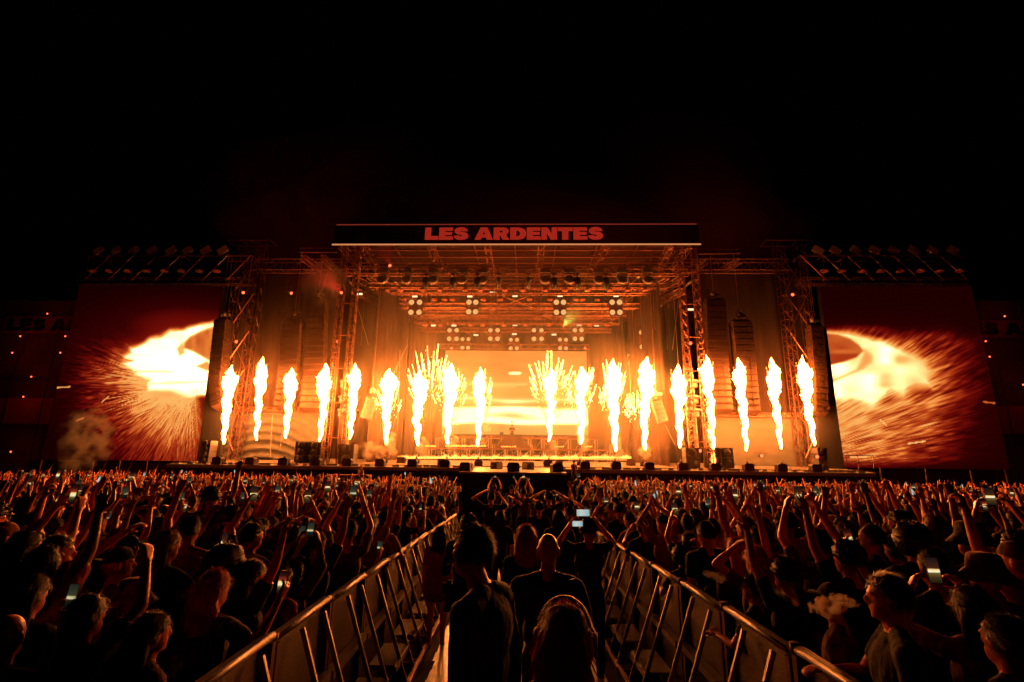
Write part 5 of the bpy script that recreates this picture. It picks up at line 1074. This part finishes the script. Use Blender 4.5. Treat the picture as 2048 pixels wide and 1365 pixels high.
# tripod and bag
t = tag(empty('tripod', (P(917, 1050, 21).x, 20.6, gz(20.6))), 'black tripod standing at the left corner of the catwalk', 'tripod'); bpy.context.view_layer.update()
for a in (0, 2.1, 4.2): mb = MB(); mb.rod((0, 0, 1.3), (.5*math.cos(a), .5*math.sin(a), 0), .03, 6); mb.build('leg', MT['black'], t)
mb = MB(); mb.rod((0, 0, 1.3), (0, 0, 1.7), .03, 6); mb.box((0, 0, 1.75), (.2, .3, .18)); mb.build('head', MT['black'], t)
c = tag(empty('photo_camera', P(898, 1183, 6.8)), 'black photo camera with long lens hanging beside the stocky person', 'camera'); bpy.context.view_layer.update()
mb = MB(); mb.box((0, 0, .04), (.16, .08, .11)); mb.box((0, 0, .11), (.06, .06, .04)); mb.build('camera_body', MT['black'], c)
mb = MB(); mb.lathe((0, 0, -.02), [(.045, 0), (.045, -.08), (.052, -.12), (.052, -.2), (.001, -.2)], 12); mb.build('lens', MT['blackbox'], c)
dj = P(1024, 858, 49.0); o, pts, hc = person(dj.x, 49.0, 'bent', 'bent', 'short', 'brown', 'black', 0, 1.0, math.pi, 0, 'performer in dark clothes behind the booth at the stage centre', 'performer'); o.location.z = zdj
o, pts, hc = person(P(1148, 930, 35.2).x, 35.2, 'bent', 'bent', 'short', 'brown', 'brown', 0, 1.0, .6, 0, 'crew member crouched over gear beside the catwalk root', 'crew'); o.location.z = P(1148, 975, 35.2).z
o, pts, hc = person(P(722, 940, 34.4).x, 34.4, 'bent', 'bent', 'backcap', 'brown', 'tan', 0, 1.0, -.5, 0, 'crew member on the small platform left of the catwalk', 'crew'); o.location.z = P(722, 968, 34.4).z-.6
# ------------------------------------------------------------------ people one can single out in the crowd
G = 'people in the crowd'
HE = [ # px, head top py, Y, left arm, right arm, hair, hair colour, cloth, skin, rz, phone, label
 (268, 1163, 2.75, 'down', 'bent', 'buckethat', 'blonde', 'black', 0, -.5, None, 'person in pale rounded hat near the lower left'),
 (432, 1142, 2.7, 'down', 'phoneside', 'wavy', 'red', 'dark grey', 0, -.3, 0, 'person with messy red lit hair filming a bright phone, lower left'),
 (336, 1062, 3.9, 'down', 'phoneside', 'long', 'blonde', 'black', 0, -.4, 2, 'fair haired person holding a phone beside the big afro'),
 (452, 1100, 3.2, 'down', 'down', 'afro', 'dark', 'black', 1, 0, None, 'person with a very large dark afro, left crowd'),
 (506, 1122, 2.95, 'down', 'up', 'long', 'dark', 'black', 0, -.8, None, 'long haired person in profile left of the barrier'),
 (505, 1046, 4.4, 'down', 'phoneside', 'short', 'brown', 'tan', 0, -.5, 1, 'person in pale shirt with head turned right, left crowd'),
 (463, 1015, 5.4, 'down', 'down', 'curly', 'dark', 'black', 0, -.9, None, 'curly topped person in profile, left crowd'),
 (240, 1096, 3.2, 'bent', 'down', 'backcap', 'dark', 'brown', 0, -.9, None, 'person in backward cap in profile facing right, left crowd'),
 (118, 1072, 3.5, 'down', 'point', 'short', 'dark', 'brown', 0, -.9, None, 'short haired person in profile pointing right, left crowd'),
 (62, 1046, 4.1, 'down', 'down', None, 'dark', 'brown', 0, -.8, None, 'close cropped person in profile near the left edge'),
 (10, 1046, 3.9, 'down', 'upfist', 'cap', 'blonde', 'brown', 0, -.6, None, 'person in light cap cut by the left edge'),
 (135, 1048, 4.4, 'up', 'up', None, 'dark', 'dark grey', 1, -.5, None, 'close cropped person with both arms crossed overhead, left crowd'),
 (425, 975, 6.6, 'down', 'up', 'curly', 'dark', 'black', 1, 0, None, 'person with one long bare arm held straight up, left crowd'),
 (65, 1150, 2.55, 'phoneface', 'phoneface', 'long', 'dark', 'black', 0, -.1, 1, 'person filming with a dark phone at the lower left edge'),
 (178, 1192, 2.35, 'down', 'phonehigh', 'ponytail', 'dark', 'black', 0, -.2, None, 'person with ponytail and a bare bent arm at the lower left'),
 (20, 1230, 2.15, 'down', 'down', None, 'dark', 'red', 0, .2, None, 'person cut by the lower left corner'),
 (305, 1238, 2.2, 'down', 'down', 'long', 'dark', 'brown', 0, -.6, None, 'long haired person with bare shoulder at the bottom left'),
 (585, 1050, 4.6, 'down', 'down', 'short', 'dark', 'black', 0, -.3, None, 'round dark head in the left crowd under the third flame'),
 (636, 1062, 4.5, 'upfwd', 'up', 'short', 'dark', 'black', 0, -.3, None, 'dark haired person with two raised arms left of the barrier'),
 (693, 1112, 3.6, 'down', 'phoneside', 'short', 'dark', 'black', 0, -.2, 1, 'person leaning on the left barrier holding a dark phone'),
 (588, 1136, 2.9, 'phonehigh', 'phonehigh', 'wavy', 'dark', 'brown', 0, -.1, 1, 'person in wrinkled shirt filming with both arms by the left barrier'),
 (771, 1035, 6.8, 'down', 'up', 'long', 'brown', 'black', 0, 0, None, 'long haired person with arm up along the left barrier'),
 (845, 1015, 9.0, 'down', 'down', 'long', 'blonde', 'black', 0, -.1, None, 'fair long haired person leaning at the far left barrier'),
 (1288, 1022, 5.2, 'phoneface', 'phonehigh', 'long', 'blonde', 'black', 0, .2, 2, 'person with long light hair filming beside the right barrier'),
 (1410, 1043, 4.2, 'down', 'phoneface', 'short', 'dark', 'black', 0, .3, None, 'short haired person in black shirt seen from behind, right crowd'),
 (1378, 1066, 4.3, 'phonehigh', 'down', 'long', 'brown', 'black', 0, .1, 2, 'long haired person with a raised bare elbow, right crowd'),
 (1473, 1076, 3.7, 'down', 'down', 'long', 'red', 'black', 0, .2, None, 'person with long reddish hair right of the short haired one'),
 (1510, 1094, 3.4, 'headhands', 'up', 'wavy', 'red', 'brown', 0, .3, None, 'person with wavy red lit hair and an arm bent over head'),
 (1366, 1118, 3.25, 'lean', 'lean', 'afro', 'dark', 'black', 1, .4, None, 'dark round headed person hunched over the right barrier'),
 (1445, 1130, 3.0, 'down', 'down', 'short', 'dark', 'black', 0, .2, None, 'dark haired person behind the faint wisp of smoke'),
 (1508, 1178, 2.65, 'lean', 'lean', 'short', 'dark', 'black', 0, .9, None, 'person resting folded arms on the right barrier'),
 (1570, 1120, 3.1, 'up', 'down', 'curly', 'dark', 'black', 0, .4, None, 'person in black bandana right of the wavy haired one'),
 (1638, 1062, 4.2, 'phonehigh', 'phonehigh', 'short', 'dark', 'dark grey', 0, 0, 2, 'person filming with a large phone below the seventeenth flame'),
 (1693, 1085, 3.8, 'up', 'down', 'curly', 'dark', 'black', 0, .4, None, 'curly haired person with arm raised, right crowd'),
 (1742, 1050, 4.6, 'down', 'phoneside', 'short', 'brown', 'black', 0, .8, 0, 'person in profile facing left holding a phone, right crowd'),
 (1822, 1058, 4.2, 'phoneside', 'down', 'afro', 'dark', 'black', 1, .2, 0, 'person with rounded hair holding a phone, right crowd'),
 (1800, 1025, 5.2, 'down', 'down', 'curly', 'brown', 'brown', 0, .9, None, 'curly haired person looking left, upper right crowd'),
 (1940, 1048, 4.0, 'down', 'down', 'buckethat', 'dark', 'black', 0, .3, None, 'person in dark rounded hat, far right crowd'),
 (1968, 1112, 2.9, 'down', 'down', 'buckethat', 'blonde', 'red', 0, .2, None, 'person in large pale rounded hat at the lower right'),
 (1938, 1172, 2.5, 'phonemid', 'phonemid', 'long', 'dark', 'tan', 0, -.1, 2, 'person in pale long sleeves holding a phone with both hands, lower right'),
 (1775, 1149, 2.45, 'down', 'lean', 'short', 'dark', 'black', 0, 1.15, None, 'broad person in black blowing out smoke beside the right barrier'),
 (1665, 1168, 2.9, 'down', 'down', 'cap', 'dark', 'brown', 0, .9, None, 'person in cap facing left behind the exhaled smoke'),
 (2005, 1230, 2.1, 'down', 'down', 'short', 'dark', 'black', 0, .2, None, 'dark head cut by the lower right edge'),
 (1865, 1098, 3.3, 'down', 'down', 'short', 'dark', 'black', 1, .1, None, 'large dark head between two lit phones, lower right'),
 (2030, 1085, 3.4, 'upfist', 'down', 'backcap', 'brown', 'red', 0, .6, None, 'person in reddish cap cut by the right edge'),
 (560, 1180, 2.55, 'down', 'down', 'long', 'dark', 'red', 0, -.4, None, 'long haired person in thin top nearest to the left barrier'),
]
for h in HE:
    bulky = 1.2 if 'broad' in h[11] else 0
    ho = hero(h[0], h[1], h[2], h[3], h[4], h[11], h[5], h[6], h[7], h[8], h[9], 0, h[10], G, sleeves=.97 if 'sleeves' in h[11] or 'wrinkled' in h[11] else .5, fem=1 if h[5] in ('long', 'wavy', 'ponytail') else 0, **({'bulky': bulky} if bulky else {}))
    if 'smoke beside' in h[11]:
        o_, pts_, hc_, s_ = ho; bpy.context.view_layer.update(); mo = o_.matrix_world @ (hc_+V((0, .13, -.06)))
        smoke_vol('smoke', [(mo+V(q), r) for q, r in (((-.03, 0, .0), .022), ((-.075, -.01, .012), .034), ((-.125, -.02, .02), .044), ((-.18, -.02, .012), .05), ((-.235, -.02, -.002), .044), ((-.275, -.02, -.016), .03), ((-.16, -.03, -.035), .035), ((-.21, -.03, -.05), .028))], 30, 'exhaled smoke puff at the mouth of the broad person by the right barrier', nscale=30, thr=.46)
# ------------------------------------------------------------------ the rest of the crowd, nearest first
spots = []; Y = 3.1
while Y < 33.2:
    dx = .46+.006*Y; dy = .42+.008*Y; lim = (Y*1.03+1.2); X = -lim+RNG.uniform(0, dx)
    while X < lim:
        x = X+RNG.uniform(-.15, .15); y = Y+RNG.uniform(-.2, .2); X += dx
        d = abs(x-LX(y)); 
        if y < 21.8 and d < BW+.27: continue
        if y >= 21.8 and (cx0-1.6 < x < cx1+1.2): continue
        if y > 21 and d < BW+1.2 and y < 24: continue
        px, py = proj((x, y, gz(y)+1.75))
        if px < -40 or px > 2090: continue
        if y > 10.5 and 908 < px < 1146: continue
        if any((x-a)**2+(y-b)**2 < r*r for a, b, r in TAKEN): continue
        spots.append((x, y))
    Y += dy
LEAN = []
for side in (1, -1):
    for yy in np.arange(4.6 if side == 1 else 4.2, 14.5, .62):
        if RNG.random() < .25: continue
        yq = yy+RNG.uniform(-.12, .12); xq = LX(yq)+side*(BW+.3)
        if any((xq-a)**2+(yq-b)**2 < .16 for a, b, r in TAKEN): continue
        spots = [p for p in spots if (p[0]-xq)**2+(p[1]-yq)**2 > .14]; LEAN.append((xq, yq, side))
spots.sort(key=lambda p: p[1]); NI = 300-len(HE)-34-len(LEAN); near, far = spots[:NI], spots[NI:]
HT_S = 1
HRW = ['short']*7+['swept']*2+['curly']*4+['long']*6+['wavy']*2+['ponytail', 'ponytail', 'bun', 'cap', 'backcap', 'buckethat', 'afro']
wp_near = np.array([9, 2, 2, 1, 3, 2, 2, 1, 2, 1, 1, 1, 1, 1, 1, 1, 1, 0, 1, 1], float)
wp_far = np.array([3, 3, 3, 3, 2, 2, 2, 1, 1, 2, 2, 2, 2, .5, 2, 0, 1, 0, 2, 3], float)
gen = []
for x, y in near:
    q = min(1, max(0, (y-3)/6)); wq = wp_near*(1-q)+wp_far*q; pi = RNG.choice(20, p=wq/wq.sum()); La, Ra = POSES[pi]; hr = HRW[RNG.integers(len(HRW))]; hcn = ['dark', 'dark', 'dark', 'dark', 'brown', 'brown', 'blonde'][RNG.integers(7)]; cl = ['black', 'black', 'dark grey', 'brown', 'tan', 'white', 'red', 'black', 'brown'][RNG.integers(9)]
    s = RNG.uniform(.9, 1.05) if y > 4 else RNG.uniform(.86, .98)
    aim = math.atan2(x-SCX*0, 36-y)*.0; rz = RNG.normal(0, .35)+math.atan2(x, 38)*.8
    o, pts, hc = person(x, y, La, Ra, hr, hcn, cl, [0, 0, 0, 1, 2][RNG.integers(5)], s, rz, RNG.normal(0, .04), None, G)
    PEOPLE.append((o, hr, hcn, cl, (La, Ra), V((x, y, gz(y)+1.7*s))))
    if ('phone' in La or 'phone' in Ra) and RNG.random() < .85: phone_for(o, pts, Ra, La, [0, 1, 1, 2, 2][RNG.integers(5)])
for x, y, sd in LEAN:
    La, Ra = [('lean', 'lean'), ('lean', 'lean'), ('bent', 'lean'), ('down', 'phoneface'), ('phonemid', 'phonemid'), ('lean', 'up') if ('lean', 'up') in PTEXT else ('down', 'up')][RNG.integers(6)]
    hr = HRW[RNG.integers(len(HRW))]; hcn = ['dark', 'dark', 'brown', 'blonde'][RNG.integers(4)]; s = RNG.uniform(.9, 1.02)
    o, pts, hc = person(x, y, La, Ra, hr, hcn, ['black', 'black', 'brown', 'dark grey', 'tan'][RNG.integers(5)], [0, 0, 1][RNG.integers(3)], s, sd*RNG.uniform(.1, .9), -sd*RNG.uniform(.03, .12), None, G)
    PEOPLE.append((o, hr, hcn, '', (La, Ra), V((x, y, gz(y)+1.7*s))))
    if 'phone' in La+Ra: phone_for(o, pts, Ra, La, [0, 1, 2][RNG.integers(3)])
# labels: look, then place below a flame, counted from the camera
HT = {'swept': 'shaggy haired', 'short': 'short haired', 'curly': 'curly haired', 'afro': 'afro haired', 'bun': 'bun haired', 'long': 'long haired', 'wavy': 'wavy haired', 'ponytail': 'ponytailed', 'cap': 'capped', 'backcap': 'backward capped', 'buckethat': 'bucket hatted', 'brimhat': 'wide brimmed'}
cols = {}
for e in PEOPLE: cols.setdefault(colrow(e[5]), []).append(e)
for cname, es in cols.items():
    es.sort(key=lambda e: e[5].y)
    for i, e in enumerate(es): e[0]['label'] = f'{HT[e[1]]} person, {PTEXT[e[4]]}, {ordn(i+1)} back below {cname}'
# ------------------------------------------------------------------ far crowd: too many to count, one mesh
LOW = []
for La, Ra in POSES:
    C, E, pts, hc = body_caps(La, Ra, legs=False); C = [c for c in C if c[1] > .0106]; me = caps_mesh(C, E, .03, 'far', PM, 1)
    v = np.empty(len(me.vertices)*3); me.vertices.foreach_get('co', v); v = v.reshape(-1, 3); f = [tuple(p.vertices) for p in me.polygons]; m = [p.material_index for p in me.polygons]
    keep = [i for i, q in enumerate(f) if v[list(q), 2].mean() > 1.0]; f = [f[i] for i in keep]; m = [m[i] for i in keep]
    use = sorted({i for q in f for i in q}); mp = {a: b for b, a in enumerate(use)}; f = np.array([[mp[i] for i in (q if len(q) == 4 else q+(q[-1],))] for q in f]); v = v[use]
    ph = 'phone' in La or 'phone' in Ra; w_ = pts[1] if 'phone' in Ra else pts[0]
    LOW.append((v, f, np.array(m), hc, (w_[0]+w_[1]*.09) if ph else None)); bpy.data.meshes.remove(me)
FM = [MT['skin1'], MT['skin2'], CL['black'], CL['brown'], CL['tan'], HM['dark'], HM['blonde'], MT['black'], PH_S[1].materials[0], CL['white']]
hl = {}
for k in HK:
    q = hair_mesh(k, False); ff = []
    for fc in q.f:
        if len(fc) == 4: ff.append(fc)
        elif len(fc) == 3: ff.append(fc+(fc[-1],))
        else: ff += [(fc[0], fc[i], fc[i+1], fc[i+1]) for i in range(1, len(fc)-1)]
    hl[k] = (np.array(q.v), np.array(ff))
VS, FS, MS = [], [], []; nv = 0; farphones = []
def push(v, f, m):
    global nv
    VS.append(v); FS.append(f+nv); MS.append(m); nv += len(v)
for x, y in far:
    act = max(.12, min(1.6, 1+1.6*mnoise.noise(V((x*.35, y*.35, 0))))); wf = wp_far*act; wf[0] = 9; pi = RNG.choice(20, p=wf/wf.sum()); v, f, m, hc, ph = LOW[pi]; s = RNG.uniform(.86, 1.07); rz = RNG.normal(0, .55); fx_ = RNG.choice((-1., 1.)); tl = RNG.normal(0, .07); c_, s_ = math.cos(rz), math.sin(rz); Rm = np.array([[c_, -s_, 0], [s_, c_, 0], [0, 0, 1]]); T = np.array([x, y, gz(y)])
    tf = lambda a: ((a*np.array([fx_, 1, 1])+np.stack([a[:, 2]*tl, a[:, 2]*0, a[:, 2]*0], -1))*s) @ Rm.T+T
    sk = int(RNG.random() < .3); cl = [2, 2, 3, 4, 2, 9, 3][RNG.integers(7)]; push(tf(v), f, np.where(m == 0, sk, np.where(m == 1, cl, 2)))
    hv, hf = hl[HRW[RNG.integers(len(HRW))]]; push(tf(hv+np.array(hc)), hf, np.full(len(hf), 5 if RNG.random() < .85 else 6))
    if ph is not None and RNG.random() < .7:
        c = np.array(ph)+np.array((0, 0, .05)); h = np.array((.038, .005, .078)); bx = np.array([[a*h[0], b*h[1], d*h[2]] for a in (-1, 1) for b in (-1, 1) for d in (-1, 1)])+c
        push(tf(bx), np.array([(0, 1, 3, 2), (4, 6, 7, 5), (0, 4, 5, 1), (2, 3, 7, 6), (0, 2, 6, 4), (1, 5, 7, 3)]), np.array([7, 7, 7, 7, 7, 7]))
        if RNG.random() < .35 and len(farphones) < 90: farphones.append(Vector(tf(c[None])[0]))
me = bpy.data.meshes.new('crowd'); Vv = np.concatenate(VS); Ff = np.concatenate(FS); Mm = np.concatenate(MS)
tri = Ff[:, 2] == Ff[:, 3]; quads, tris = Ff[~tri], Ff[tri][:, :3]; Mm = np.concatenate([Mm[~tri], Mm[tri]])
me.vertices.add(len(Vv)); me.vertices.foreach_set('co', Vv.astype(np.float32).ravel()); nl = quads.size+tris.size; me.loops.add(nl); me.loops.foreach_set('vertex_index', np.concatenate([quads.ravel(), tris.ravel()]).astype(np.int32))
np_ = len(quads)+len(tris); me.polygons.add(np_); ls = np.concatenate([np.arange(len(quads))*4, quads.size+np.arange(len(tris))*3]); me.polygons.foreach_set('loop_start', ls.astype(np.int32)); me.update(calc_edges=True)
for m in FM: me.materials.append(m)
me.polygons.foreach_set('material_index', Mm.astype(np.int32)); me.polygons.foreach_set('use_smooth', np.ones(np_, bool)); me.update()
o = bpy.data.objects.new('crowd', me); COL.objects.link(o); tag(o, 'dense far crowd with raised arms reaching to the stage front', 'crowd', kind='stuff')
print('near', len(near), 'far', len(far), 'faces', np_)
for i, q in enumerate(farphones): phone(q+V((0, -.006, 0)), [1, 1, 2, 0, 3][i % 5])
pc = {}
for r, q in PHONES: pc.setdefault(colrow(q), []).append((r, q))
for cname, es in pc.items():
    es.sort(key=lambda e: e[1].y)
    for i, (r, q) in enumerate(es): r['label'] = f'lit phone held up in the crowd, {ordn(i+1)} back below {cname}'
